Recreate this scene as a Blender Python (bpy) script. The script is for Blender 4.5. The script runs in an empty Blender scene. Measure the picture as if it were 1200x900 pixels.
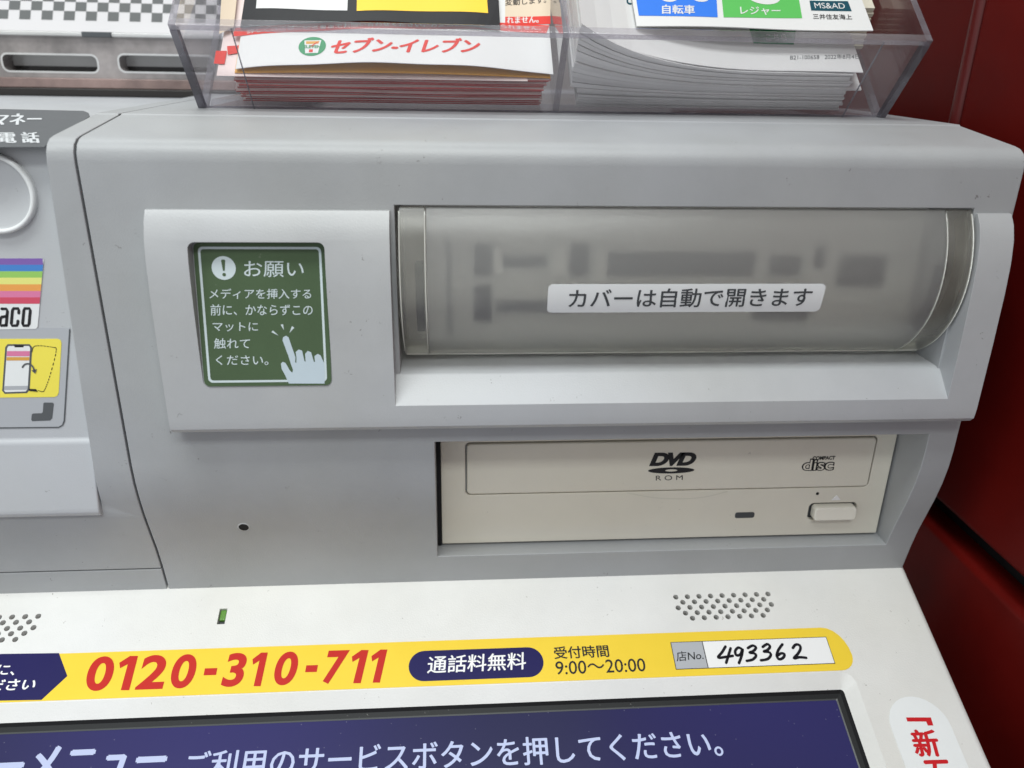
import bpy, bmesh, math, random
from mathutils import Vector, Matrix
from mathutils.geometry import tessellate_polygon, delaunay_2d_cdt

random.seed(7)
CM = 0.01
S = bpy.context.scene
COL = S.collection

# ------------------------------------------------------------------ camera
PITCH, YAW, ROLL, FPX = 22.19, 4.6, 1.12, 950.0
CAM = Vector((0.0, -20.88, 0.0))
def cam_axes():
    p, y, r = map(math.radians, (PITCH, YAW, ROLL))
    fwd = Vector((math.sin(y)*math.cos(p), math.cos(y)*math.cos(p), -math.sin(p)))
    right = Vector((math.cos(y), -math.sin(y), 0))
    up = right.cross(fwd)
    return right*math.cos(r)+up*math.sin(r), up*math.cos(r)-right*math.sin(r), fwd
RX, UP, FW = cam_axes()
cd = bpy.data.cameras.new('camera'); cam = bpy.data.objects.new('camera', cd); COL.objects.link(cam)
cd.sensor_width = 36; cd.lens = 36*FPX/1200; cd.clip_start = 0.01; cd.clip_end = 50
cam.matrix_world = Matrix(((RX.x, UP.x, -FW.x, CAM.x*CM), (RX.y, UP.y, -FW.y, CAM.y*CM), (RX.z, UP.z, -FW.z, CAM.z*CM), (0, 0, 0, 1)))
cd.dof.use_dof = True; cd.dof.focus_distance = .235; cd.dof.aperture_fstop = 15
S.camera = cam

# ------------------------------------------------------------------ world and lamps
W = bpy.data.worlds.new('World'); S.world = W; W.use_nodes = True
W.node_tree.nodes['Background'].inputs[0].default_value = (0.93, 0.97, 1.0, 1)
W.node_tree.nodes['Background'].inputs[1].default_value = 0.60
def ceiling_lamp(x, y, z, sx, sy, power, col=(0.955, 1.0, 0.985)):
    l = bpy.data.lights.new('ceiling_light', 'AREA'); l.shape = 'RECTANGLE'; l.size = sx*CM; l.size_y = sy*CM
    l.energy = power; l.color = col
    o = bpy.data.objects.new('ceiling_light', l); COL.objects.link(o); o.location = (x*CM, y*CM, z*CM)
    return o
ceiling_lamp(-30, -60, 150, 130, 40, 18)
ceiling_lamp(30, -150, 150, 130, 40, 23)
ceiling_lamp(-40, 70, 150, 130, 40, 7)
S.view_settings.view_transform = 'Standard'; S.view_settings.look = 'None'
S.view_settings.exposure = 0.20; S.view_settings.gamma = 1.0
S.cycles.use_denoising = True
S.cycles.max_bounces = 14; S.cycles.transmission_bounces = 10; S.cycles.transparent_max_bounces = 24
S.cycles.sample_clamp_indirect = 6

# ------------------------------------------------------------------ materials
def lin(c):
    return tuple(((v/255)/12.92 if v/255 <= 0.04045 else ((v/255+0.055)/1.055)**2.4) for v in c)
def srgb(r, g, b): return lin((r, g, b))+(1,)
def mat(name, col, rough=0.45, specks=0.0, bump=0.0, bscale=900, metallic=0, spec=0.5, coat=0, emit=None, estr=0, mottle=0.0, speck_col=(.12, .11, .1, 1), sscale=120, blotch=0.0):
    m = bpy.data.materials.new(name); m.use_nodes = True
    nt = m.node_tree; b = nt.nodes['Principled BSDF']; N = nt.nodes.new; Lk = nt.links.new
    b.inputs['Base Color'].default_value = col; b.inputs['Roughness'].default_value = rough
    b.inputs['Metallic'].default_value = metallic; b.inputs['Specular IOR Level'].default_value = spec
    b.inputs['Coat Weight'].default_value = coat; b.inputs['Coat Roughness'].default_value = .08
    if emit: b.inputs['Emission Color'].default_value = emit; b.inputs['Emission Strength'].default_value = estr
    if specks or bump or mottle or blotch:
        g = N('ShaderNodeNewGeometry'); pos = g.outputs['Position']
    cur = None
    if mottle or blotch:
        n = N('ShaderNodeTexNoise'); n.inputs['Scale'].default_value = 35; n.inputs['Detail'].default_value = 8; n.inputs['Roughness'].default_value = .65
        Lk(pos, n.inputs['Vector'])
        r = N('ShaderNodeMapRange'); r.inputs['From Min'].default_value = .3; r.inputs['From Max'].default_value = .7
        r.inputs['To Min'].default_value = 1-mottle; r.inputs['To Max'].default_value = 1+mottle*.4
        Lk(n.outputs['Fac'], r.inputs['Value'])
        mx = N('ShaderNodeMix'); mx.data_type = 'RGBA'; mx.blend_type = 'MULTIPLY'; mx.inputs[0].default_value = 1
        mx.inputs[6].default_value = col; Lk(r.outputs['Result'], mx.inputs[7]); cur = mx.outputs[2]
        if mottle >= .04 and 'plastic' in name:
            n5 = N('ShaderNodeTexNoise'); n5.inputs['Scale'].default_value = 11; n5.inputs['Detail'].default_value = 4; Lk(pos, n5.inputs['Vector'])
            r5 = N('ShaderNodeMapRange'); r5.inputs['From Min'].default_value = .4; r5.inputs['From Max'].default_value = .68; r5.inputs['To Max'].default_value = .6
            Lk(n5.outputs['Fac'], r5.inputs['Value'])
            m5 = N('ShaderNodeMix'); m5.data_type = 'RGBA'; m5.blend_type = 'MULTIPLY'; Lk(r5.outputs[0], m5.inputs[0]); Lk(cur, m5.inputs[6]); m5.inputs[7].default_value = (.96, .945, .88, 1); cur = m5.outputs[2]
        rr = N('ShaderNodeMapRange'); rr.inputs['To Min'].default_value = max(.02, rough-.1); rr.inputs['To Max'].default_value = rough+.1
        Lk(n.outputs['Fac'], rr.inputs['Value']); Lk(rr.outputs['Result'], b.inputs['Roughness'])
    if specks:
        # short dust hairs and grit: small stretched voronoi cells, thinned out by a slow noise
        v = N('ShaderNodeTexVoronoi'); v.inputs['Scale'].default_value = sscale*2.2; v.inputs['Randomness'].default_value = 1
        w = N('ShaderNodeTexNoise'); w.inputs['Scale'].default_value = 600; Lk(pos, w.inputs['Vector'])
        av = N('ShaderNodeVectorMath'); av.operation = 'MULTIPLY_ADD'; av.inputs[1].default_value = (.006, .006, .006)
        Lk(w.outputs['Color'], av.inputs[0]); Lk(pos, av.inputs[2]); Lk(av.outputs[0], v.inputs['Vector'])
        n2 = N('ShaderNodeTexNoise'); n2.inputs['Scale'].default_value = 60; n2.inputs['Detail'].default_value = 3; Lk(pos, n2.inputs['Vector'])
        a = N('ShaderNodeMapRange'); a.inputs['From Min'].default_value = .10; a.inputs['From Max'].default_value = .05
        Lk(v.outputs['Distance'], a.inputs['Value'])
        c2 = N('ShaderNodeSeparateColor'); Lk(v.outputs['Color'], c2.inputs[0])
        t = N('ShaderNodeMath'); t.operation = 'LESS_THAN'; Lk(c2.outputs[0], t.inputs[0]); t.inputs[1].default_value = .55
        n3 = N('ShaderNodeMapRange'); n3.inputs['From Min'].default_value = .44; n3.inputs['From Max'].default_value = .58; Lk(n2.outputs['Fac'], n3.inputs['Value'])
        m1 = N('ShaderNodeMath'); m1.operation = 'MULTIPLY'; Lk(a.outputs[0], m1.inputs[0]); Lk(t.outputs[0], m1.inputs[1])
        m2 = N('ShaderNodeMath'); m2.operation = 'MULTIPLY'; Lk(m1.outputs[0], m2.inputs[0]); Lk(n3.outputs[0], m2.inputs[1])
        m3 = N('ShaderNodeMath'); m3.operation = 'MULTIPLY'; Lk(m2.outputs[0], m3.inputs[0]); m3.inputs[1].default_value = specks
        mx = N('ShaderNodeMix'); mx.data_type = 'RGBA'; Lk(m3.outputs[0], mx.inputs[0])
        if cur is not None: Lk(cur, mx.inputs[6])
        else: mx.inputs[6].default_value = col
        mx.inputs[7].default_value = speck_col; cur = mx.outputs[2]
    if cur is not None: Lk(cur, b.inputs['Base Color'])
    if bump:
        n = N('ShaderNodeTexNoise'); n.inputs['Scale'].default_value = bscale; n.inputs['Detail'].default_value = 2; Lk(pos, n.inputs['Vector'])
        bp = N('ShaderNodeBump'); bp.inputs['Strength'].default_value = bump; bp.inputs['Distance'].default_value = .0002
        Lk(n.outputs['Fac'], bp.inputs['Height']); Lk(bp.outputs['Normal'], b.inputs['Normal'])
    return m

M = {}
M['grey'] = mat('grey_plastic', (.372, .384, .400, 1), .42, specks=.7, bump=.26, bscale=2200, mottle=.08, sscale=90)
M['silver'] = mat('pale_grey_plastic', (.445, .457, .475, 1), .34, specks=.7, bump=.2, bscale=2200, mottle=.08, sscale=110)
M['plate'] = mat('light_grey_plastic', (.47, .485, .51, 1), .40, specks=.45, bump=.2, bscale=2500, mottle=.04, sscale=90)
M['white'] = mat('white_plastic', (.72, .717, .705, 1), .38, specks=.8, bump=.3, bscale=2200, mottle=.06, sscale=130, speck_col=(.25, .23, .2, 1))
M['bezel'] = mat('cream_drive_plastic', (.70, .67, .585, 1), .38, specks=.4, bump=.2, bscale=2500, mottle=.04, sscale=80)
M['dark'] = mat('black_gap', (.012, .012, .013, 1), .6, spec=.22)
M['ink'] = mat('black_print', (.02, .02, .022, 1), .5, spec=.22)
M['inkgrey'] = mat('charcoal_print', (.065, .07, .075, 1), .45, spec=.22)
M['marker'] = mat('black_marker', (.008, .008, .012, 1), .35, spec=.22)
M['green'] = mat('green_mat', srgb(76, 95, 68), .42, specks=.4, bump=.25, bscale=2500, mottle=.12, speck_col=(.25, .27, .22, 1), spec=.22)
M['matprint'] = mat('pale_mat_print', srgb(198, 210, 212), .42, mottle=.04, spec=.22)
M['hand'] = mat('pale_blue_mat_print', srgb(186, 200, 208), .42, mottle=.05, spec=.22)
M['labelwhite'] = mat('white_label', (.78, .80, .80, 1), .32, mottle=.03)
M['labelgrey'] = mat('grey_label', srgb(172, 175, 180), .35)
M['yellow'] = mat('yellow_vinyl', (.84, .60, .05, 1), .32, specks=.35, mottle=.04, sscale=140, speck_col=(.5, .35, .1, 1), spec=.22)
M['lemon'] = mat('lemon_vinyl', (.86, .74, .10, 1), .35, mottle=.03, spec=.22)
M['red'] = mat('red_print', srgb(188, 34, 24), .4, spec=.22)
M['crimson'] = mat('crimson_print', srgb(196, 34, 40), .4, spec=.22)
M['navy'] = mat('navy_print', srgb(24, 20, 80), .35, spec=.22)
M['white_print'] = mat('white_print', (.82, .82, .82, 1), .4)
M['caption'] = mat('dark_grey_label', srgb(88, 91, 94), .42, mottle=.04, spec=.22)
M['capprint'] = mat('caption_print', srgb(205, 208, 210), .42, spec=.22)
M['partition'] = mat('dark_red_laminate', (.118, .0045, .003, 1), .45, spec=.12, specks=.25, mottle=.2, bump=.1, bscale=500, speck_col=(.3, .1, .08, 1), sscale=60)
M['trim'] = mat('red_edge_trim', (.11, .012, .011, 1), .3)
M['paper'] = mat('white_paper', (.71, .71, .70, 1), .6, mottle=.03)
M['paper2'] = mat('cream_paper', (.66, .61, .50, 1), .65, mottle=.08)
M['paperred'] = mat('red_edged_paper', srgb(172, 62, 62), .6, mottle=.25)
M['paperpink'] = mat('pinkish_paper', srgb(232, 214, 210), .6, mottle=.03)
M['beige'] = mat('beige_print', srgb(214, 196, 172), .6)
M['orange'] = mat('orange_print', srgb(214, 158, 70), .6)
M['brightyellow'] = mat('bright_yellow_print', srgb(252, 202, 40), .5)
M['leafred'] = mat('leaflet_red_print', srgb(214, 62, 54), .5, spec=.22)
M['leafgreen'] = mat('logo_green_print', srgb(38, 140, 88), .5)
M['blue'] = mat('blue_print', srgb(52, 120, 222), .5, spec=.22)
M['kgreen'] = mat('green_print', srgb(92, 184, 92), .5, spec=.22)
M['dgreen'] = mat('dark_green_print', srgb(50, 130, 90), .5, spec=.22)
M['teal'] = mat('teal_print', srgb(18, 74, 88), .5, spec=.22)
M['check'] = mat('grey_check_print', srgb(98, 100, 100), .5, spec=.22)
M['sheetwhite'] = mat('white_sheet', (.64, .625, .635, 1), .5, mottle=.02, spec=.22)
M['backplastic'] = mat('smoky_plastic', (.34, .31, .305, 1), .10, mottle=.6, spec=.9)
M['chrome'] = mat('bright_plastic_rim', (.62, .62, .62, 1), .15, mottle=.15, spec=.8)
M['brownplastic'] = mat('brown_base', (.022, .018, .016, 1), .3, mottle=.2)
M['rubber'] = mat('dark_screen_frame', (.012, .013, .014, 1), .5, specks=.6, speck_col=(.4, .4, .38, 1), sscale=160, spec=.22)
M['inner'] = mat('inner_slot_panel', (.66, .66, .63, 1), .5)
M['innerlight'] = mat('inner_light_part', (.8, .79, .75, 1), .5)
M['wall'] = mat('shop_wall', (.45, .43, .41, 1), .7, mottle=.05)
M['floor'] = mat('shop_floor', (.35, .34, .32, 1), .4, mottle=.1)
for i, c in enumerate([(124, 92, 168), (66, 128, 200), (148, 198, 96), (226, 226, 128), (232, 160, 78), (216, 120, 160), (206, 74, 98)]):
    M['stripe%d' % i] = mat('stripe_print_%d' % i, srgb(*c), .4)

def mat_screen():
    m = bpy.data.materials.new('lit_display'); m.use_nodes = True; nt = m.node_tree; N = nt.nodes.new; Lk = nt.links.new
    b = nt.nodes['Principled BSDF']; b.inputs['Base Color'].default_value = (.01, .01, .014, 1); b.inputs['Roughness'].default_value = .17
    g = N('ShaderNodeNewGeometry'); n = N('ShaderNodeTexNoise'); n.inputs['Scale'].default_value = 7; n.inputs['Detail'].default_value = 1; Lk(g.outputs['Position'], n.inputs['Vector'])
    r = N('ShaderNodeValToRGB'); e = r.color_ramp.elements
    e[0].position = .35; e[0].color = lin((44, 45, 94))+(1,); e[1].position = .68; e[1].color = lin((62, 58, 138))+(1,)
    Lk(n.outputs['Fac'], r.inputs[0]); Lk(r.outputs[0], b.inputs['Emission Color']); b.inputs['Emission Strength'].default_value = .55; b.inputs['Specular IOR Level'].default_value = .22
    # dust on the glass raises roughness and scatters a little
    v = N('ShaderNodeTexVoronoi'); v.inputs['Scale'].default_value = 700; Lk(g.outputs['Position'], v.inputs['Vector'])
    c2 = N('ShaderNodeSeparateColor'); Lk(v.outputs['Color'], c2.inputs[0])
    t = N('ShaderNodeMath'); t.operation = 'LESS_THAN'; Lk(c2.outputs[0], t.inputs[0]); t.inputs[1].default_value = .12
    a = N('ShaderNodeMath'); a.operation = 'LESS_THAN'; Lk(v.outputs['Distance'], a.inputs[0]); a.inputs[1].default_value = .10
    mm = N('ShaderNodeMath'); mm.operation = 'MULTIPLY'; Lk(t.outputs[0], mm.inputs[0]); Lk(a.outputs[0], mm.inputs[1])
    mx = N('ShaderNodeMix'); mx.data_type = 'RGBA'; Lk(mm.outputs[0], mx.inputs[0]); mx.inputs[6].default_value = (.01, .01, .014, 1); mx.inputs[7].default_value = (.12, .12, .13, 1)
    Lk(mx.outputs[2], b.inputs['Base Color'])
    return m
M['display'] = mat_screen()
M['displaytext'] = mat('lit_letters', (.1, .1, .12, 1), .2, emit=lin((188, 202, 240))+(1,), estr=.75)

def two_sided_fresnel(N, Lk, ior):
    fr = N('ShaderNodeFresnel'); g = N('ShaderNodeNewGeometry'); mr = N('ShaderNodeMapRange')
    mr.inputs['To Min'].default_value = ior; mr.inputs['To Max'].default_value = 1/ior
    Lk(g.outputs['Backfacing'], mr.inputs['Value']); Lk(mr.outputs[0], fr.inputs['IOR']); return fr
def mat_acrylic(name, tint, gloss=.9, rough=.03, haze=.0, hazecol=(.75, .75, .78, 1)):
    """thin clear sheet: straight-through light plus a fresnel reflection and a little milky scatter"""
    m = bpy.data.materials.new(name); m.use_nodes = True; nt = m.node_tree; nt.nodes.clear(); N = nt.nodes.new; Lk = nt.links.new
    out = N('ShaderNodeOutputMaterial'); tr = N('ShaderNodeBsdfTransparent'); tr.inputs[0].default_value = tint
    gl = N('ShaderNodeBsdfGlossy'); gl.inputs['Roughness'].default_value = rough; gl.inputs['Color'].default_value = (gloss, gloss, gloss, 1)
    fr = two_sided_fresnel(N, Lk, 1.5)
    g = N('ShaderNodeNewGeometry'); n = N('ShaderNodeTexNoise'); n.inputs['Scale'].default_value = 55; n.inputs['Detail'].default_value = 6; Lk(g.outputs['Position'], n.inputs['Vector'])
    bp = N('ShaderNodeBump'); bp.inputs['Strength'].default_value = .15; bp.inputs['Distance'].default_value = .0004; Lk(n.outputs['Fac'], bp.inputs['Height'])
    Lk(bp.outputs['Normal'], gl.inputs['Normal'])
    mr = N('ShaderNodeMapRange'); mr.inputs['From Min'].default_value = .3; mr.inputs['From Max'].default_value = .75; mr.inputs['To Min'].default_value = haze*.4; mr.inputs['To Max'].default_value = haze*1.6
    Lk(n.outputs['Fac'], mr.inputs['Value'])
    df = N('ShaderNodeBsdfDiffuse'); df.inputs['Color'].default_value = hazecol
    m1 = N('ShaderNodeMixShader'); Lk(mr.outputs[0], m1.inputs[0]); Lk(tr.outputs[0], m1.inputs[1]); Lk(df.outputs[0], m1.inputs[2])
    m2 = N('ShaderNodeMixShader'); Lk(fr.outputs[0], m2.inputs[0]); Lk(m1.outputs[0], m2.inputs[1]); Lk(gl.outputs[0], m2.inputs[2])
    Lk(m2.outputs[0], out.inputs[0]); return m
M['acrylic'] = mat_acrylic('clear_acrylic', (.965, .96, .97, 1), haze=.02)
M['acredge'] = mat_acrylic('acrylic_cut_edge', (.50, .49, .53, 1), haze=.26, rough=.08, hazecol=(.50, .49, .54, 1))
M['acrlip'] = mat_acrylic('acrylic_lip', (.90, .89, .91, 1), haze=.13, rough=.06, hazecol=(.75, .74, .76, 1))

def mat_frost():
    m = bpy.data.materials.new('frosted_smoky_plastic'); m.use_nodes = True; nt = m.node_tree; nt.nodes.clear(); N = nt.nodes.new; Lk = nt.links.new
    out = N('ShaderNodeOutputMaterial')
    rf = N('ShaderNodeBsdfRefraction'); rf.inputs['Color'].default_value = (.95, .945, .92, 1); rf.inputs['Roughness'].default_value = .42; rf.inputs['IOR'].default_value = 1.12
    df = N('ShaderNodeBsdfDiffuse'); df.inputs['Color'].default_value = (.79, .795, .79, 1)
    tl = N('ShaderNodeBsdfTranslucent'); tl.inputs['Color'].default_value = (.7, .7, .66, 1)
    gl = N('ShaderNodeBsdfGlossy'); gl.inputs['Roughness'].default_value = .24
    fr = two_sided_fresnel(N, Lk, 1.45)
    g = N('ShaderNodeNewGeometry'); n = N('ShaderNodeTexNoise'); n.inputs['Scale'].default_value = 2500; Lk(g.outputs['Position'], n.inputs['Vector'])
    bp = N('ShaderNodeBump'); bp.inputs['Strength'].default_value = .35; bp.inputs['Distance'].default_value = .0002; Lk(n.outputs['Fac'], bp.inputs['Height']); Lk(bp.outputs['Normal'], gl.inputs['Normal'])
    a = N('ShaderNodeMixShader'); a.inputs[0].default_value = .35; Lk(df.outputs[0], a.inputs[1]); Lk(tl.outputs[0], a.inputs[2])
    b = N('ShaderNodeMixShader'); b.inputs[0].default_value = .22; Lk(rf.outputs[0], b.inputs[1]); Lk(a.outputs[0], b.inputs[2])
    c = N('ShaderNodeMixShader'); Lk(fr.outputs[0], c.inputs[0]); Lk(b.outputs[0], c.inputs[1]); Lk(gl.outputs[0], c.inputs[2])
    Lk(c.outputs[0], out.inputs[0]); return m
M['frost'] = mat_frost()
M['frostrim'] = mat_acrylic('clear_cover_rim', (.80, .79, .75, 1), haze=.15, rough=.32, hazecol=(.62, .62, .58, 1))
M['gauze'] = mat('speaker_gauze', (.09, .088, .08, 1), .7)
M['button'] = mat('pale_cream_button', (.80, .775, .69, 1), .3)
M['led'] = mat('green_light_pipe', (.10, .26, .03, 1), .2, spec=.8)

# ------------------------------------------------------------------ helpers
def tag(o, label, cat, group=None, kind=None):
    if label: o['label'] = label
    if cat: o['category'] = cat
    if group: o['group'] = group
    if kind: o['kind'] = kind
    return o
def empty(name, loc, label, cat, group=None):
    o = bpy.data.objects.new(name, None); COL.objects.link(o); o.location = Vector(loc)*CM; o.empty_display_size = .01
    return tag(o, label, cat, group)
def adopt(o, parent):
    if parent is not None:
        o.parent = parent; bpy.context.view_layer.update()
        o.matrix_parent_inverse = Matrix.Translation(-world_loc(parent))
    return o
def world_loc(o):
    v = Vector(o.location) if o.type == 'EMPTY' else Vector((0, 0, 0))
    return v if o.parent is None else (v if o.type == 'EMPTY' else Vector((0, 0, 0)))
def mesh(name, verts, faces, mats, parent=None, smooth=False, idx=None, cm=True):
    me = bpy.data.meshes.new(name)
    me.from_pydata([tuple(Vector(v)*(CM if cm else 1)) for v in verts], [], faces)
    if not isinstance(mats, (list, tuple)): mats = [mats]
    for m in mats: me.materials.append(m)
    if idx: me.polygons.foreach_set('material_index', idx)
    me.update()
    if smooth:
        for p in me.polygons: p.use_smooth = True
    o = bpy.data.objects.new(name, me); COL.objects.link(o)
    return adopt(o, parent)
def fix_normals(o):
    bm = bmesh.new(); bm.from_mesh(o.data); bmesh.ops.remove_doubles(bm, verts=bm.verts, dist=1e-7)
    bmesh.ops.recalc_face_normals(bm, faces=bm.faces); bm.to_mesh(o.data); bm.free()
def prism(name, prof, x0, x1, m, parent=None):
    """closed (y,z) profile run along x"""
    n = len(prof); v = [(x0, y, z) for y, z in prof]+[(x1, y, z) for y, z in prof]
    f = [tuple(range(n)), tuple(range(2*n-1, n-1, -1))]+[(i, i+n, (i+1) % n+n, (i+1) % n) for i in range(n)]
    o = mesh(name, v, f, m, parent); fix_normals(o); return o
def box(name, a, b, m, parent=None, bev=0.0):
    o = prism(name, [(a[1], a[2]), (b[1], a[2]), (b[1], b[2]), (a[1], b[2])], a[0], b[0], m, parent)
    if bev: finish(o, bev)
    return o
def apply_mods(o):
    bpy.context.view_layer.update()
    dg = bpy.context.evaluated_depsgraph_get()
    me = bpy.data.meshes.new_from_object(o.evaluated_get(dg)); o.modifiers.clear(); o.data = me
def cut(o, cutters):
    for c in cutters:
        md = o.modifiers.new('cut', 'BOOLEAN'); md.operation = 'DIFFERENCE'; md.object = c; md.solver = 'EXACT'
    apply_mods(o)
    for c in cutters: bpy.data.objects.remove(c)
def finish(o, w, seg=3, ang=28):
    bm = bmesh.new(); bm.from_mesh(o.data); bmesh.ops.remove_doubles(bm, verts=bm.verts, dist=2e-6); bm.to_mesh(o.data); bm.free()
    if w:
        md = o.modifiers.new('b', 'BEVEL'); md.width = w*CM; md.segments = seg; md.limit_method = 'ANGLE'; md.angle_limit = math.radians(ang); md.use_clamp_overlap = True
        apply_mods(o)
    for p in o.data.polygons: p.use_smooth = True
    md = o.modifiers.new('wn', 'WEIGHTED_NORMAL'); md.keep_sharp = False; md.weight = 90
    apply_mods(o)
def arc(cy, cz, r, a0, a1, n):
    return [(cy+r*math.cos(math.radians(a0+(a1-a0)*i/n)), cz+r*math.sin(math.radians(a0+(a1-a0)*i/n))) for i in range(n+1)]

class Frame:
    """a flat surface patch: origin o, unit axes u, v, normal n (towards the viewer side)"""
    def __init__(s, o, u, v):
        s.o = Vector(o); s.u = Vector(u).normalized(); s.v = Vector(v).normalized(); s.n = s.u.cross(s.v)
    def P(s, u, v, w=0): return s.o+s.u*u+s.v*v+s.n*w
    def at(s, px, py, w=0):
        """where the line of sight of a photo point meets this surface"""
        d = FW+RX*((px-600)/FPX)-UP*((py-450)/FPX)
        q = CAM+d*(((s.o+s.n*w-CAM).dot(s.n))/d.dot(s.n))-s.o
        return (q.dot(s.u), q.dot(s.v))
    def pts(s, l, w=0): return [s.at(x, y, w) for x, y in l]
class BentFrame(Frame):
    """like Frame but lifted by h(u,v) along the normal"""
    def __init__(s, o, u, v, h): Frame.__init__(s, o, u, v); s.h = h
    def P(s, u, v, w=0): return s.o+s.u*u+s.v*v+s.n*(w+s.h(u, v))
    def at(s, px, py, w=0):
        q = (0, 0); h = 1.0
        for _ in range(12):
            q = Frame.at(s, px, py, w+h); h = s.h(*q)
        return q
class Cyl:
    """outside of the round slot cover: u along x, v height z"""
    def __init__(s, cy, cz, r): s.cy, s.cz, s.r = cy, cz, r
    def P(s, u, v, w=0):
        dz = v-s.cz; dy = -math.sqrt(max(0, s.r**2-dz**2)); k = (s.r+w)/s.r
        return Vector((u, s.cy+dy*k, s.cz+dz*k))

def rrect(u0, v0, u1, v1, r, n=5):
    out = []
    for cu, cv, a in ((u1-r, v1-r, 0), (u0+r, v1-r, 90), (u0+r, v0+r, 180), (u1-r, v0+r, 270)):
        for i in range(n+1):
            t = math.radians(a+90*i/n); out.append((cu+r*math.cos(t), cv+r*math.sin(t)))
    return out
def ellipse(cu, cv, ru, rv, n=28):
    return [(cu+ru*math.cos(2*math.pi*i/n), cv+rv*math.sin(2*math.pi*i/n)) for i in range(n)]
def inside(c, poly):
    r = False
    for i in range(len(poly)):
        (xa, ya), (xb, yb_) = poly[i-1], poly[i]
        if (ya > c[1]) != (yb_ > c[1]) and c[0] < (xb-xa)*(c[1]-ya)/(yb_-ya)+xa: r = not r
    return r
def flat(name, fr, pts, w, m, parent=None, holes=(), thick=0.0):
    """flat outline (optionally with holes) lying w above a surface; thick gives it an edge down to w-thick"""
    polys = [list(pts)]+[list(h) for h in holes]
    P3 = [[Vector((u, v, 0)) for u, v in p] for p in polys]
    allp = [q for p in polys for q in p]
    if holes:
        es, k = [], 0
        for p in polys:
            es += [(k+i, k+(i+1) % len(p)) for i in range(len(p))]; k += len(p)
        r_ = delaunay_2d_cdt([Vector(q) for q in allp], es, [], 0, 1e-6)
        mp = [r_[3][i][0] for i in range(len(r_[0]))]; tris = []
        for t in r_[2]:
            t = tuple(mp[i] for i in t); c = (sum(allp[i][0] for i in t)/3, sum(allp[i][1] for i in t)/3)
            if inside(c, polys[0]) and not any(inside(c, h_) for h_ in polys[1:]): tris.append(t)
    else: tris = tessellate_polygon(P3)
    verts = [fr.P(u, v, w) for u, v in allp]; faces = []
    for t in tris:
        a, b, c = [allp[i] for i in t]
        ar = (b[0]-a[0])*(c[1]-a[1])-(b[1]-a[1])*(c[0]-a[0])
        if abs(ar) < 1e-9: continue
        faces.append(tuple(t) if ar > 0 else (t[0], t[2], t[1]))
    if thick:
        base = len(verts); verts += [fr.P(u, v, w-thick) for u, v in allp]; k = 0
        for p in polys:
            n = len(p)
            for i in range(n): faces.append((k+i, base+k+i, base+k+(i+1) % n, k+(i+1) % n))
            k += n
    return mesh(name, verts, faces, m, parent)
def grow(pts, d):
    """offset an outline outwards by d (works for convex outlines)"""
    n = len(pts); out = []
    A = sum(pts[i][0]*pts[(i+1) % n][1]-pts[(i+1) % n][0]*pts[i][1] for i in range(n)); sg = 1 if A > 0 else -1
    for i in range(n):
        p0, p1, p2 = Vector(pts[i-1]), Vector(pts[i]), Vector(pts[(i+1) % n])
        e1 = (p1-p0).normalized(); e2 = (p2-p1).normalized()
        n1 = Vector((e1.y, -e1.x))*sg; n2 = Vector((e2.y, -e2.x))*sg; b = (n1+n2)
        b = b/max(.3, b.length); c = max(.4, b.dot(n1)); out.append(tuple(p1+b*(d/c)))
    return out
def ring(name, fr, outer, inner, w, m, parent=None, w2=None):
    n = len(outer); w2 = w if w2 is None else w2
    v = [fr.P(a, b, w) for a, b in outer]+[fr.P(a, b, w2) for a, b in inner]
    f = [(i, (i+1) % n, (i+1) % n+n, i+n) for i in range(n)]
    return mesh(name, v, f, m, parent)

_tc = {}
def glyphs(body, bold, shear, spacing):
    key = (body, bold, shear, spacing)
    if key in _tc: return _tc[key]
    c = bpy.data.curves.new('t', 'FONT'); c.body = body; c.size = 1; c.offset = bold; c.shear = shear; c.resolution_u = 3 if any(ord(ch) > 0x2fff for ch in body) else 8; c.space_character = spacing; c.fill_mode = 'FRONT'
    o = bpy.data.objects.new('t', c); COL.objects.link(o); bpy.context.view_layer.update()
    me = bpy.data.meshes.new_from_object(o.evaluated_get(bpy.context.evaluated_depsgraph_get()))
    V = [tuple(v.co) for v in me.vertices]; F = [tuple(p.vertices) for p in me.polygons]
    bpy.data.objects.remove(o); bpy.data.curves.remove(c); bpy.data.meshes.remove(me)
    xs = [v[0] for v in V]; ys = [v[1] for v in V]; x0, x1, y0, y1 = min(xs), max(xs), min(ys), max(ys)
    V = [((v[0]-x0)/(x1-x0), (v[1]-y0)/(y1-y0)) for v in V]
    _tc[key] = (V, F); return V, F
def text_data(fr, body, BL, BR, TL, w, bold=0.0, shear=0.0, spacing=1.0):
    V, F = glyphs(body, bold, shear, spacing)
    vv = []
    for a, b in V:
        u = BL[0]+(BR[0]-BL[0])*a+(TL[0]-BL[0])*b; v = BL[1]+(BR[1]-BL[1])*a+(TL[1]-BL[1])*b
        vv.append(fr.P(u, v, w))
    return vv, F
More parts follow.
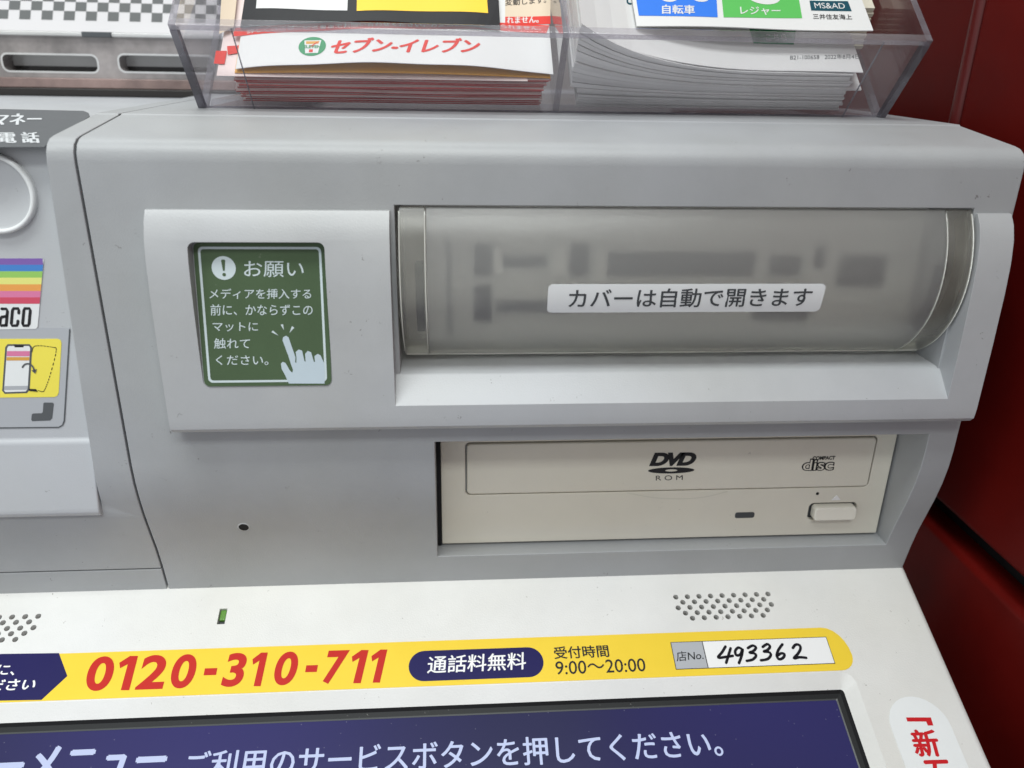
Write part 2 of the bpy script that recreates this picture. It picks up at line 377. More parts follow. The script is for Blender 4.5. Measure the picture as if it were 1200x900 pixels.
def writing(name, fr, items, w, m, parent, px=True, extra=()):
    """items: (text, BL, BR, TL, bold, shear); extra: outlines joined into the same print"""
    verts, faces = [], []
    its = []
    for it in items:
        k_ = it[4] if len(it) > 4 else 0
        if k_ > 0 and any(ord(ch) > 0x2fff for ch in it[0]):
            # thicken these glyphs with close copies, as the outlines break when offset
            it = tuple(it[:4])+(0,)+tuple(it[5:])
            its += [(it, (0, 0), 0), (it, (k_, 0), 1), (it, (-k_, 0), 2), (it, (0, k_*.7), 3), (it, (0, -k_*.7), 4)]
        else: its.append((it, (0, 0), 0))
    for it, dx_, lay in its:
        body, BL, BR, TL = it[:4]; bold = it[4] if len(it) > 4 else 0; sh = it[5] if len(it) > 5 else 0; sp = it[6] if len(it) > 6 else 1
        if px: BL, BR, TL = fr.at(*BL), fr.at(*BR), fr.at(*TL)
        hh_ = math.dist(BL, TL); BL, BR, TL = [(q_[0]+dx_[0]*hh_, q_[1]+dx_[1]*hh_) for q_ in (BL, BR, TL)]
        v, f = text_data(fr, body, BL, BR, TL, w+.0004*lay, bold, sh, sp); k = len(verts); verts += v; faces += [tuple(i+k for i in q) for q in f]
    for pts in extra:
        t = tessellate_polygon([[Vector((a, b, 0)) for a, b in pts]]); k = len(verts); verts += [fr.P(a, b, w) for a, b in pts]; faces += [tuple(i+k for i in q) for q in t]
    o = mesh(name, verts, faces, m, parent); return o
def stroke(pts, width):
    """one polygon strip following a polyline in a surface, round ended"""
    P2 = [Vector(p) for p in pts]; L, R = [], []
    for i, p in enumerate(P2):
        d = (P2[min(i+1, len(P2)-1)]-P2[max(i-1, 0)]).normalized(); nrm = Vector((-d.y, d.x))*width/2
        if i == 0: L.append(tuple(p-d*width*.4+nrm*.5)); R.append(tuple(p-d*width*.4-nrm*.5))
        L.append(tuple(p+nrm)); R.append(tuple(p-nrm))
        if i == len(P2)-1: L.append(tuple(p+d*width*.4+nrm*.5)); R.append(tuple(p+d*width*.4-nrm*.5))
    return L, R
def strokes(name, fr, lines, width, w, m, parent, smooth_n=4):
    verts, faces = [], []
    for ln in lines:
        pts = catmull(ln, smooth_n) if len(ln) > 2 and smooth_n else ln
        L, R = stroke(pts, width); k = len(verts)
        for a, b in zip(L, R): verts += [fr.P(a[0], a[1], w), fr.P(b[0], b[1], w)]
        for i in range(len(L)-1): faces.append((k+2*i, k+2*i+1, k+2*i+3, k+2*i+2))
    return mesh(name, verts, faces, m, parent)
def catmull(pts, n):
    P2 = [Vector(p) for p in pts]; out = []
    for i in range(len(P2)-1):
        p0 = P2[max(i-1, 0)]; p1 = P2[i]; p2 = P2[i+1]; p3 = P2[min(i+2, len(P2)-1)]
        for k in range(n):
            t = k/n; out.append(tuple(.5*((2*p1)+(p2-p0)*t+(2*p0-5*p1+4*p2-p3)*t*t+(3*p1-p0-3*p2+p3)*t**3)))
    out.append(tuple(P2[-1])); return out
def label_part(o, label): o['label'] = label; return o

# ================================================================== SETTING
# partition beside the kiosk: an upper board, a groove, a lower board, and a second board further back
def structure(o, label=None):
    o['kind'] = 'structure'
    if label: o['label'] = label
    return o
o = box('partition_wall', (17, -45, -14.35), (19, 6.45, 60), M['partition']); finish(o, .25); structure(o, 'dark red laminate partition board right of the kiosk')
o = box('lower_partition_wall', (16.95, -45, -110), (19, 40, -15.25), M['partition']); finish(o, .3); structure(o, 'dark red lower board of the partition under the groove')
o = box('partition_groove', (17.9, -45, -15.6), (18.8, 40, -14.0), M['dark']); structure(o, 'black groove between the upper and lower partition boards')
o = box('rear_partition_wall', (17.15, 6.95, -14.35), (19, 60, 60), M['partition']); finish(o, .1); structure(o, 'dark red rear board of the partition behind the holder')
o = box('partition_trim', (16.9, 6.4, -14.35), (18.5, 7.0, 60), M['trim']); finish(o, .28, 4); structure(o, 'rounded vertical red trim strip on the partition')
o = box('back_wall', (-90, 44, -110), (19, 46, 60), M['wall']); structure(o, 'plain wall far behind the machine')
o = box('floor', (-90, -90, -112), (60, 46, -110), M['floor']); structure(o)

# ================================================================== MEDIA UNIT
top_prof = [(24, -1.72), (3.24, -1.72), (3.2, -1.755), (.55, -2.06)]
round_top = [(.32, -2.11), (.14, -2.22), (.03, -2.4), (0, -2.62)]
low = [(0, -10.9), (.04, -11.5), (.14, -12.1), (.30, -12.75), (.50, -13.4), (.72, -14.1), (.90, -14.85), (1.10, -15.9)]
unit = empty('media_unit', (3, 1.3, -15.9), 'grey plastic media reader housing with a smoky shutter, right of the seam', 'card reader')
shell = prism('housing', top_prof+round_top+low+[(24, -15.9)], -8.97, 15.12, M['grey'])
c1 = box('c', (-.5, -3, -14.77), (14.22, 1.62, -10.31), M['dark'])           # drive bay
c2 = box('c', (-1.4, -3, -9.2), (14.0, 4.2, -3.62), M['dark'])              # slot recess
c3 = mesh('c', [(-6.12+.17*math.cos(t), y, -13.0+.17*math.sin(t)) for y in (-1, 2) for t in [k*math.pi/10 for k in range(20)]],
          [tuple(range(20)), tuple(range(39, 19, -1))]+[(i, i+20, (i+1) % 20+20, (i+1) % 20) for i in range(20)], M['dark']); fix_normals(c3)
bpy.data.objects.remove(c3); cut(shell, [c1, c2]); finish(shell, .075, 4); adopt(shell, unit)
lf = Frame((-6.12, .40, -13.075), (1, 0, 0), (0, -.294, .956)); lf.o = Vector((-6.24, .30+.20*(.50/.65), -13.25))
flat('lock_hole', lf, ellipse(0, 0, .15, .15, 24), .006, M['dark'], unit)
ring('lock_hole_rim', lf, ellipse(0, 0, .19, .19, 24), ellipse(0, 0, .148, .148, 24), .003, M['silver'], unit, w2=.02)
# slot frame: proud pale box with the shutter opening
sf = prism('slot_frame', [(.6, -3.74), (-.10, -3.74), (-.30, -4.0), (-.46, -4.4), (-.57, -5.0), (-.63, -5.8), (-.67, -7.2), (-.69, -9.2), (-.66, -9.5), (-.52, -9.64), (-.3, -9.7), (.6, -9.7)], -7.52, 15.0, M['silver'])
k1 = prism('c', [(-2, -3.0), (3, -3.0), (3, -8.14), (.12, -8.16), (-.05, -8.22), (-.72, -8.9), (-2, -8.95)], -1.52, 14.05, M['dark'])
k2 = None
mat_fr = Frame((-4.75, -.36, -6.35), (1, 0, 0), (0, .16, 1))
def slab(name, fr, pts, w0, w1, m):
    n = len(pts); v = [fr.P(a, b, w0) for a, b in pts]+[fr.P(a, b, w1) for a, b in pts]
    f = [tuple(range(n)), tuple(range(2*n-1, n-1, -1))]+[(i, i+n, (i+1) % n+n, (i+1) % n) for i in range(n)]
    q = mesh(name, v, f, m); fix_normals(q); return q
pk = mat_fr.pts([(224, 283), (382, 283), (391, 452), (240, 454)])
pu0 = (pk[0][0]+pk[3][0])/2; pu1 = (pk[1][0]+pk[2][0])/2; pv1 = (pk[0][1]+pk[1][1])/2; pv0 = (pk[2][1]+pk[3][1])/2
k2 = slab('c', mat_fr, rrect(pu0, pv0, pu1, pv1, .17), 0, 3, M['dark'])
cut(sf, [k1, k2]); finish(sf, .10, 3); adopt(sf, unit)
# touch mat
tm = flat('touch_mat', mat_fr, rrect(pu0+.03, pv0+.03, pu1-.03, pv1-.03, .15), .045, M['green'], unit, thick=.04)
mw = .052
ou = rrect(pu0+.14, pv0+.13, pu1-.14, pv1-.13, .12); inn = rrect(pu0+.20, pv0+.19, pu1-.20, pv1-.19, .08)
ring('mat_border', mat_fr, ou, inn, mw, M['matprint'], tm)
def zp(X, Y): return (150+X/3.103, 230+Y/3.103)
def zq(x0, y0, x1, y1): return (zp(x0, y1), zp(x1, y1), zp(x0, y0))
items = [('お願い',)+zq(424, 235, 640, 293)+(.004,), ('メディアを挿入する',)+zq(298, 335, 667, 372)+(.006,), ('前に、かならずこの',)+zq(302, 392, 672, 432)+(.006,),
         ('マットに',)+zq(310, 457, 474, 490)+(.006,), ('触れて',)+zq(315, 515, 445, 553)+(.006,), ('ください。',)+zq(322, 577, 512, 612)+(.006,)]
ticks = [mat_fr.pts([zp(*q) for q in t], mw) for t in ([(521, 494), (527, 488), (548, 507)], [(555, 467), (564, 465), (567, 487)], [(596, 472), (605, 478), (587, 497)])]
writing('mat_lettering', mat_fr, items, mw, M['matprint'], tm, extra=ticks)
cc = mat_fr.at(*zp(348, 261), mw); rc = .30
ww = writing('warning_mark', mat_fr, [], mw, M['matprint'], tm, extra=[ellipse(cc[0], cc[1], rc, rc)])
bar = [(cc[0]-.052, cc[1]+.19), (cc[0]-.03, cc[1]+.215), (cc[0]+.03, cc[1]+.215), (cc[0]+.052, cc[1]+.19), (cc[0]+.022, cc[1]-.07), (cc[0]-.022, cc[1]-.07)]
writing('warning_bar', mat_fr, [], mw+.006, M['green'], tm, extra=[bar, ellipse(cc[0], cc[1]-.165, .045, .045, 14)])
hp = [(593, 612), (583, 580), (562, 524), (564, 512), (575, 507), (584, 513), (609, 585), (608, 604), (612, 606), (613, 590), (610, 566), (621, 557), (633, 561), (642, 600), (646, 601), (644, 573), (654, 562), (666, 567), (676, 602), (680, 603), (678, 581), (690, 573), (700, 578), (713, 606), (716, 640), (715, 681), (585, 681), (572, 652), (559, 628), (556, 608), (563, 602), (573, 606), (589, 634), (598, 642), (600, 630)]
writing('pointing_hand', mat_fr, [], mw+.004, M['hand'], tm, extra=[mat_fr.pts([zp(*q) for q in hp], mw)])

# inner slot panel with slots behind the smoky cover
ip = box('slot_panel', (-1.35, 2.0, -8.3), (13.95, 4.1, -3.65), M['inner'], unit)
ipf = Frame((0, 2.0, 0), (1, 0, 0), (0, 0, 1))
def slot(px, m=M['dark'], w=.12, name='card_slot'):
    a = ipf.at(px[0], px[3]); b = ipf.at(px[2], px[1])
    q = box(name, (a[0], 2.0-w, a[1]), (b[0], 2.02, b[1]), m, ip); return q
for px in [(556, 286, 576, 322), (556, 334, 576, 374), (668, 286, 690, 322), (712, 296, 884, 322), (900, 300, 938, 322), (978, 300, 1038, 334)]: slot(px)
for px in [(582, 300, 640, 312), (582, 352, 668, 364)]: slot(px, M['inkgrey'])
slot((880, 362, 946, 374), M['inkgrey'])
slot((952, 288, 966, 312))
for px in [(578, 288, 588, 318), (646, 288, 662, 318), (696, 292, 708, 330), (940, 288, 950, 326)]: slot(px, M['innerlight'], .25, 'slot_guide')
slot((525, 282, 528, 390), M['inkgrey'], .03, 'panel_groove')
# cover
CY, CZ, CR = 2.45, -5.4, 2.95
cyl = Cyl(CY, CZ, CR)
def shellarc(name, x0, x1, r0, r1, a0, a1, m, parent=None, n=26, bev=.03):
    prof = arc(CY, CZ, r1, a0, a1, n)+arc(CY, CZ, r0, a1, a0, n)
    q = prism(name, prof, x0, x1, m, parent)
    if bev: finish(q, bev, 2, 50)
    return q
cov = shellarc('shutter_cover', -.62, 13.24, CR-.2, CR, 143.5, 243, M['frost'], unit)
# thick clear end rims and dark tracks inside the shutter
for x0, x1 in ((-1.3, -.625), (13.245, 13.97)): shellarc('cover_rim', x0, x1, CR-.2, CR, 143.5, 243, M['frostrim'], cov)
for x0, x1 in ((-1.3, -1.2), (13.87, 13.97)): shellarc('cover_end_wall', x0, x1, CR-.7, CR-.205, 143.5, 243, M['frostrim'], cov)
for x0, x1 in ((-.92, -.70), (13.28, 13.50)): shellarc('cover_track', x0, x1, CR-.6, CR-.32, 172, 222, M['inkgrey'], cov, 14)
o = shellarc('cover_lip', -1.28, 13.95, CR-.22, CR+.03, 242.4, 244.0, mat('cover_bright_lip', (.72, .72, .66, 1), .15, spec=.9), cov, 3)
edge_m = mat('cover_polished_edge', (.50, .50, .46, 1), .12, spec=.9)
for x0, x1 in ((-1.31, -1.27), (-.66, -.62), (13.22, 13.25), (13.93, 13.98)): shellarc('cover_edge', x0, x1, CR-.06, CR+.012, 146, 243, edge_m, cov)
# dark cavity liner
box('slot_liner', (-1.45, .45, -8.32), (14.02, 4.15, -8.165), M['silver'], unit)
# label on the cover
class CylF(Cyl):
    def at(s, px, py, w=0):
        d = FW+RX*((px-600)/FPX)-UP*((py-450)/FPX)
        a = d.y**2+d.z**2; o = CAM; by = o.y-s.cy; bz = o.z-s.cz
        b = 2*(by*d.y+bz*d.z); c = by*by+bz*bz-(s.r+w)**2; t = (-b-math.sqrt(b*b-4*a*c))/(2*a); q = o+d*t
        return (q.x, q.z)
cf = CylF(CY, CZ, CR)
A = cf.at(641, 333); B = cf.at(968, 332); Cc = cf.at(960, 364); Dd = cf.at(642, 367)
u0, u1 = (A[0]+Dd[0])/2, (B[0]+Cc[0])/2; v1, v0 = (A[1]+B[1])/2, (Cc[1]+Dd[1])/2
# rounded label split into rows so it wraps the curve
def wrapped(name, fr, u0, u1, v0, v1, r, w, m, parent):
    rows = [v0+(v1-v0)*i/10 for i in range(11)]; vs, fs = [], []
    for v in rows:
        d = min(v-v0, v1-v); ins = 0 if d >= r else r-math.sqrt(max(0, r*r-(r-d)**2))
        vs += [fr.P(u0+ins, v, w), fr.P(u1-ins, v, w)]
    for i in range(10): fs.append((2*i, 2*i+1, 2*i+3, 2*i+2))
    return mesh(name, vs, fs, m, parent, smooth=True)
lb = wrapped('cover_sticker', cf, u0, u1, v0, v1, .09, .012, M['labelwhite'], unit)
writing('sticker_lettering', cf, [('カバーは自動で開きます', (666, 360.5), (948, 358.5), (667, 338.5), .014)], .02, M['inkgrey'], lb)

# ================================================================== DVD DRIVE
YB = 1.45
dv = empty('dvd_drive', (7, YB+5, -14.6), 'cream computer disc drive with DVD ROM marking set in the lower bay', 'disc drive')
box('drive_body', (-.3, YB+.45, -14.66), (14.1, YB+14, -10.4), M['dark'], dv)
bf = Frame((0, YB, 0), (1, 0, 0), (0, 0, 1))
td = [bf.at(*q) for q in ((547, 518), (1026, 513), (1017, 571), (547, 577))]
tu0, tu1 = td[0][0], (td[1][0]+td[2][0])/2; tv1 = (td[0][1]+td[1][1])/2-.03; tv0 = (td[2][1]+td[3][1])/2
bz = box('drive_bezel', (-.36, YB, -14.68), (14.15, YB+.5, -10.36), M['bezel'])
ctr = slab('c', bf, rrect(tu0-.045, tv0-.045, tu1+.045, tv1+.045, .15), -.7, 1, M['bezel'])
eb = [bf.at(*q) for q in ((949, 590), (1001, 608))]
ecut = slab('c', bf, rrect(eb[0][0], eb[1][1], eb[1][0], eb[0][1], .16), -.14, 1, M['bezel'])
cut(bz, [ctr, ecut]); finish(bz, .03, 2); adopt(bz, dv)
tr = slab('tray_door', bf, rrect(tu0, tv0, tu1, tv1, .13), -.3, .04, M['bezel']); finish(tr, .05, 3); adopt(tr, dv)
# shallow finger notch arc under the door
pts = catmull([bf.at(x, y) for x, y in ((735, 577.5), (765, 583), (795, 584.5), (825, 582.5), (852, 576))], 6)
strokes('finger_notch', bf, [pts], .03, .004, mat('notch_edge', (.60, .585, .50, 1), .4), dv, 0)
tf = Frame((0, YB-.04, 0), (1, 0, 0), (0, 0, 1))
e1 = tf.at(786.6, 551.2); e2 = tf.at(759.4, 551.2); e3 = tf.at(786.6, 547.6)
dl = writing('disc_format_mark', tf, [('DVD', (760.5, 546.3), (815.5, 545.7), (761, 530.5), .06, .30, .86), ('R O M', (768.5, 563), (800, 562.3), (768.5, 557.4), .0)], .006, M['ink'], tr)
ru = abs(e2[0]-e1[0]); rv = abs(e3[1]-e1[1])
flat('disc_ellipse', tf, ellipse(e1[0], e1[1], ru, rv, 36), .006, M['ink'], tr, holes=[ellipse(e1[0], e1[1], ru*.26, rv*.36, 18)])
# compact disc mark: outlined letters
writing('compact_disc_mark', tf, [('disc', (939.5, 552), (978, 551.3), (939.5, 537.5), .055, .12, .93)], .006, M['ink'], tr)
writing('compact_disc_mark_inlay', tf, [('disc', (941.2, 550.9), (976.3, 550.2), (941.2, 538.8), .0, .12, 1.0)], .012, M['bezel'], tr)
writing('compact_lettering', tf, [('COMPACT', (952, 539), (979, 538.4), (952, 534.6), .04, .2)], .014, M['ink'], tr)
# eject button
ebu0, ebv0, ebu1, ebv1 = eb[0][0]+.07, eb[1][1]+.05, eb[1][0]-.06, eb[0][1]-.05
flat('button_recess_shade', bf, rrect(eb[0][0]+.01, eb[1][1]+.01, eb[1][0]-.01, eb[0][1]-.01, .15), -.13, M['inkgrey'], dv)  # dark flat puts shade into the pocket around the button
bt = slab('eject_button', bf, rrect(ebu0+.04, ebv0+.04, ebu1-.03, ebv1, .12), -.1, .24, M['button']); finish(bt, .05, 3); adopt(bt, dv)
hx = bf.at(957.9, 578.4); flat('pin_hole', bf, ellipse(hx[0], hx[1], .055, .055, 14), .004, M['dark'], dv)
la = [bf.at(*q) for q in ((861.7, 600.5), (883.5, 606.5))]
flat('activity_light', bf, rrect(la[0][0], la[1][1], la[1][0], la[0][1], .07), .012, M['inkgrey'], dv, thick=.01)
tri = bf.pts([(974, 586), (985, 585.6), (980.5, 580)])
flat('eject_symbol', bf, tri, .015, M['white_print'], dv, thick=.015)
o = prism('drive_gap', [(YB+.02, -14.75), (YB+.4, -14.75), (YB+.4, -10.6), (YB+.02, -10.6)], -.49, -.37, M['dark'], dv)

# ================================================================== PAYMENT UNIT (left)
pay = empty('payment_unit', (-16, 1.3, -15.9), 'grey electronic money payment unit left of the seam with rainbow sticker', 'payment terminal')
ps = prism('housing', top_prof+round_top+low+[(24, -15.9)], -34, -9.03, M['grey'])
platep = [(24.5, -1.9), (3.3, -1.9), (.95, -2.2), (.70, -2.32), (.58, -2.6), (.30, -10.16)]
plate_low = [(.23, -10.22), (.20, -10.32), (.02, -12.25), (.03, -12.42), (.12, -12.55), (.5, -12.62)]
pc = prism('c', [(25, -1), (25, -1.92), (3.3, -1.92), (.97, -2.22), (.6, -2.6), (.34, -10.16), (.2, -12.6), (-3, -12.6), (-3, -1)], -40, -10.0, M['dark'])
def lean_edge(o, x_old, d):
    # the recess edge leans: wider at the top of the face than at its foot
    for v in o.data.vertices:
        if abs(v.co.x/CM-x_old) < .01:
            t = max(0, min(1, (-2.3-v.co.z/CM)/10.3)); v.co.x = (-9.66-.42*t-d)*CM
lean_edge(pc, -10.0, 0)
gr = box('c', (-40, -1, -15.0), (-8, 1.16, -14.95), M['dark'])
cut(ps, [pc, gr]); finish(ps, .08, 3); adopt(ps, pay)
fp = prism('face_plate', platep+plate_low+[(.9, -12.62), (24.5, -12.62)], -34, -10.03, M['plate'])
lean_edge(fp, -10.03, .03); finish(fp, .10, 4, 24); adopt(fp, pay)
gap = box('seam_gap', (-9.02, 1.7, -15.9), (-8.98, 23, -2.2), M['dark'], pay)
# surfaces of the plate
f_mid = Frame((-11, .58, -2.6), (1, 0, 0), (0, .28, 7.56)); f_mid.o = Vector((-11, .58-.28*4/7.56, -6.6))
f_slope = Frame((-11, .95, -2.2), (1, 0, 0), (0, 2.35, .3))
cap_pts = f_slope.pts([(-60, 127), (98, 130.5), (104, 133), (105.5, 137), (60, 163), (52, 173), (-60, 173)])
cap = flat('caption_label', f_slope, cap_pts, .015, M['caption'], pay, thick=.012)
writing('caption_lettering', f_slope, [('電子マネー', (-50, 148.3), (48.5, 147.5), (-45, 134.5), .014), ('携 帯 電 話', (-58, 168.5), (47, 168.5), (-56, 155.8), .014)], .022, M['capprint'], cap)
# round button dish
bc = f_mid.at(-5, 226); R0 = 1.0
vs, fs, ix = [], [], []
prof = [(1.0, .0), (.985, .05), (.94, .075), (.89, .05), (.875, .0), (.82, -.03), (.5, -.10), (.2, -.13), (0.001, -.135)]
NS = 56
for r_, h_ in prof:
    for i in range(NS): t = 2*math.pi*i/NS; vs.append(f_mid.P(bc[0]+R0*r_*math.cos(t), bc[1]+R0*r_*math.sin(t), h_+.15*(r_ < .9)*0+.02))
for j in range(len(prof)-1):
    for i in range(NS): fs.append((j*NS+i, j*NS+(i+1) % NS, (j+1)*NS+(i+1) % NS, (j+1)*NS+i)); ix.append(0 if j < 4 else 1)
# lift dish so that it sits on, not in, the plate
vs = [v+f_mid.n*.10 for v in vs]
mesh('round_sensor', vs, fs, [M['labelwhite'], M['plate']], pay, smooth=True, idx=ix)
vs2 = [f_mid.P(bc[0]+R0*math.cos(2*math.pi*i/NS), bc[1]+R0*math.sin(2*math.pi*i/NS), h_) for h_ in (0, .12) for i in range(NS)]
mesh('sensor_rim', vs2, [(i, (i+1) % NS, (i+1) % NS+NS, i+NS) for i in range(NS)], M['labelwhite'], pay, smooth=True)
# grey backing label with instructions
back = f_mid.pts([(-80, 384), (82, 384), (82.2, 388), (75.5, 493), (74, 498), (69, 500.5), (-80, 502)])
bl = flat('instruction_label', f_mid, back, .012, M['labelgrey'], pay, thick=.01)
n_ = len(back); strokes('label_outline', f_mid, [f_mid.pts([(82, 386), (75.5, 493), (73.5, 498), (69, 500.5), (-80, 502)])], .035, .018, M['caption'], bl, 0)
# rainbow sticker
rs_pts = [(-70, 302.5), (50, 302.5), (51.6, 304.5), (44.5, 383), (42.5, 385), (-70, 387)]
rs = flat('rainbow_sticker', f_mid, f_mid.pts(rs_pts), .022, M['labelwhite'], pay, thick=.01)
def edge_x(y): return 51.6+(44.5-51.6)*(y-304.5)/(383-304.5)
yb = [302.5, 310, 317.6, 325.1, 332.9, 340.7, 348.2, 355.7]
for i in range(7):
    y0, y1 = yb[i], yb[i+1]
    flat('colour_stripe', f_mid, f_mid.pts([(-70, y0), (edge_x(max(y0, 304.5))-(1.2 if i == 0 else 0), y0), (edge_x(y1), y1), (-70, y1)]), .026, M['stripe%d' % i], rs)
# condensed rounded letters n a n a c o
def lett(kind, x, y0, y1, w_):
    h = y0-y1
    def q(a, b): return (x+a*w_+b*h*.09, y0-b*h)
    if kind == 'o': return [[q(.1, .12), q(.1, .88), q(.2, 1), q(.8, 1), q(.9, .88), q(.9, .12), q(.8, 0), q(.2, 0), q(.1, .12)]]
    if kind == 'c': return [[q(.9, .72), q(.9, .88), q(.8, 1), q(.2, 1), q(.1, .88), q(.1, .12), q(.2, 0), q(.8, 0), q(.9, .12), q(.9, .28)]]
    if kind == 'n': return [[q(.1, 0), q(.1, 1)], [q(.1, 1), q(.75, 1), q(.9, .85), q(.9, 0)]]
    return [[q(.15, .98), q(.75, .98), q(.9, .85), q(.9, 0)], [q(.9, .55), q(.25, .5), q(.1, .4), q(.1, .12), q(.25, 0), q(.9, .02)]]
ls = []
for k_, ch in enumerate('nanaco'):
    for ln in lett(ch, -40.5+13.3*k_, 381.2, 361.2, 9.4): ls.append(f_mid.pts(ln))
strokes('sticker_lettering', f_mid, ls, .075, .03, M['ink'], rs, 0)
# yellow phone sticker
ys = flat('phone_sticker', f_mid, f_mid.pts([(-80, 397), (68, 396.8), (71.5, 398.5), (72.4, 402), (69.2, 460), (67.5, 463.5), (64, 465), (-80, 466.5)]), .022, M['lemon'], pay, thick=.008)
ph = f_mid.pts([(10, 403.8), (35, 403.8), (37.4, 407), (34.4, 456), (31.5, 459.5), (6.5, 460.3), (4, 457.5), (7.6, 407)])
flat('phone_picture', f_mid, grow(ph, .02), .026, M['caption'], ys)
flat('phone_picture_screen', f_mid, grow(ph, -.03), .030, M['labelwhite'], ys)
fr_m = [(('leafred', .6), (9, 411), (35.6, 411), (35.2, 417), (8.6, 417)), (('orange', 1), (8.5, 418), (35.1, 418), (34.9, 422), (8.2, 422)), (('labelgrey', 1), (6, 452), (33.2, 451.6), (33, 456), (5.6, 456.5))]
for (mk, _), a, b, c, d in fr_m: flat('phone_picture_band', f_mid, f_mid.pts([a, b, c, d]), .034, M['stripe5'] if mk == 'leafred' else M[mk], ys)
flat('phone_notch', f_mid, f_mid.pts([(17, 404), (29, 404), (28, 406.5), (18, 406.5)]), .034, M['ink'], ys)
dash = catmull(f_mid.pts([(38, 412), (42, 405), (62, 406.5), (66.3, 411), (59, 440), (53, 456), (50, 458.5), (45, 457)]), 6)
dl_ = [[dash[i], ((dash[i][0]+dash[i+1][0])/2*1.0+0*1, (dash[i][1]+dash[i+1][1])/2)] for i in range(0, len(dash)-1, 1)]
strokes('dashed_outline', f_mid, dl_, .02, .03, M['ink'], ys, 0)
strokes('turn_arrow', f_mid, [f_mid.pts([(27, 430), (30, 426.5), (35, 426), (39, 429), (41, 434)])], .045, .038, M['caption'], ys)
flat('arrow_head', f_mid, f_mid.pts([(37.5, 433.5), (44, 432), (42, 437.5)]), .038, M['caption'], ys)
flat('hand_mark', f_mid, f_mid.pts([(34, 455), (43, 455.5), (45, 458.5), (35, 457.5)]), .038, M['ink'], ys)
flat('corner_mark', f_mid, f_mid.pts([(52, 471.5), (62, 471.5), (63.5, 473), (61.5, 490), (59, 492.5), (38, 493.3), (37, 491.5), (37.6, 485.5), (39, 484.3), (49, 484), (50.5, 482.5), (51.2, 472.5)]), .018, M['caption'], bl)

# ================================================================== CONTROL PANEL
SL = math.atan(.457); cs, sn = math.cos(SL), math.sin(SL)
pf = Frame((0, 1.1, -15.85), (1, 0, 0), (0, cs, sn))      # v negative = down the slope
cp = empty('control_panel', (0, -8, -40), 'white sloping control panel with touch screen under the grey units', 'control panel')
XR = 15.02
def hole_row(xa, ya, xb, yb, n):
    a = pf.at(xa, ya); b = pf.at(xb, yb)
    return [(a[0]+(b[0]-a[0])*i/(n-1), a[1]+(b[1]-a[1])*i/(n-1)) for i in range(n)]
def z6(X, Y): return (770+X/7.5, 680+Y/7.5)
HR = .087
right_holes = []
for (a, b, n) in (((165, 148), (975, 120), 9), ((227, 193), (938, 167), 8), ((186, 242), (1005, 212), 9), ((250, 288), (970, 260), 8), ((312, 333), (933, 308), 7)):
    right_holes += hole_row(*z6(*a), *z6(*b), n)
pitch = (right_holes[8][0]-right_holes[0][0])/8
left_holes = []
for (X, Y, n) in ((168, 233, 9), (128, 258, 8), (147, 283, 9), (107, 308, 8), (67, 335, 7)):
    e = pf.at(X/3.75, 660+Y/3.75); left_holes += [(e[0]-pitch*i, e[1]) for i in range(n)]
led_px = [(257.6, 713.4), (266.8, 713), (263, 731.3), (254, 731.6)]
lp = pf.pts(led_px); lu0 = (lp[0][0]+lp[3][0])/2; lu1 = (lp[1][0]+lp[2][0])/2; lv1 = (lp[0][1]+lp[1][1])/2; lv0 = (lp[2][1]+lp[3][1])/2
SX, SV = 12.13, -3.50                                      # outer rim of the screen opening
rim_o = rrect(-26, -25, SX, SV, .42, 7)
holes = [ellipse(u, v, HR, HR, 14) for u, v in right_holes+left_holes]
led_h = [(lu0, lv0), (lu1, lv0), (lu1, lv1), (lu0, lv1)]
outer = [(-34, .6), (XR, .6), (XR, -28), (-34, -28)]
flat('panel_top', pf, outer, 0, M['white'], cp, holes=holes+[led_h, rim_o])
# rounded right edge and side of the panel
vs, fs = [], []
er = .22
prof = [(XR+er*math.sin(t), -er+er*math.cos(t)) for t in [math.radians(90*i/7) for i in range(8)]]+[(XR+er, -30)]
for u, w in prof: vs += [pf.P(u, .6, w), pf.P(u, -28, w)]
for i in range(len(prof)-1): fs.append((2*i, 2*i+1, 2*i+3, 2*i+2))
mesh('panel_side', vs, fs, M['white'], cp, smooth=True)
def tubes(hs):
    v, f, ix = [], [], []
    for h in hs:
        n = len(h); k = len(v); v += [pf.P(a, b, 0) for a, b in h]+[pf.P(a, b, -.18) for a, b in h]
        f += [(k+i, k+(i+1) % n, k+(i+1) % n+n, k+i+n) for i in range(n)]; ix += [0]*n; f.append(tuple(range(k+n, k+2*n))); ix.append(1)
    return v, f, ix
for hs, nm in ((holes[:len(right_holes)], 'right'), (holes[len(right_holes):], 'left')):
    v, f, ix = tubes(hs); sp = mesh('speaker_grille', v, f, [M['white'], M['gauze']], cp, idx=ix)
    label_part(sp, 'round speaker holes at the %s of the panel' % nm)
v, f, ix = tubes([led_h]); mesh('light_recess', v, f, [M['white'], M['inkgrey']], cp, idx=ix)
led = slab('status_light', pf, [(lu0+.03, lv0+.16), (lu1-.03, lv0+.16), (lu1-.03, lv1-.02), (lu0+.03, lv1-.02)], -.2, -.06, M['led']); finish(led, .02, 2); adopt(led, cp)
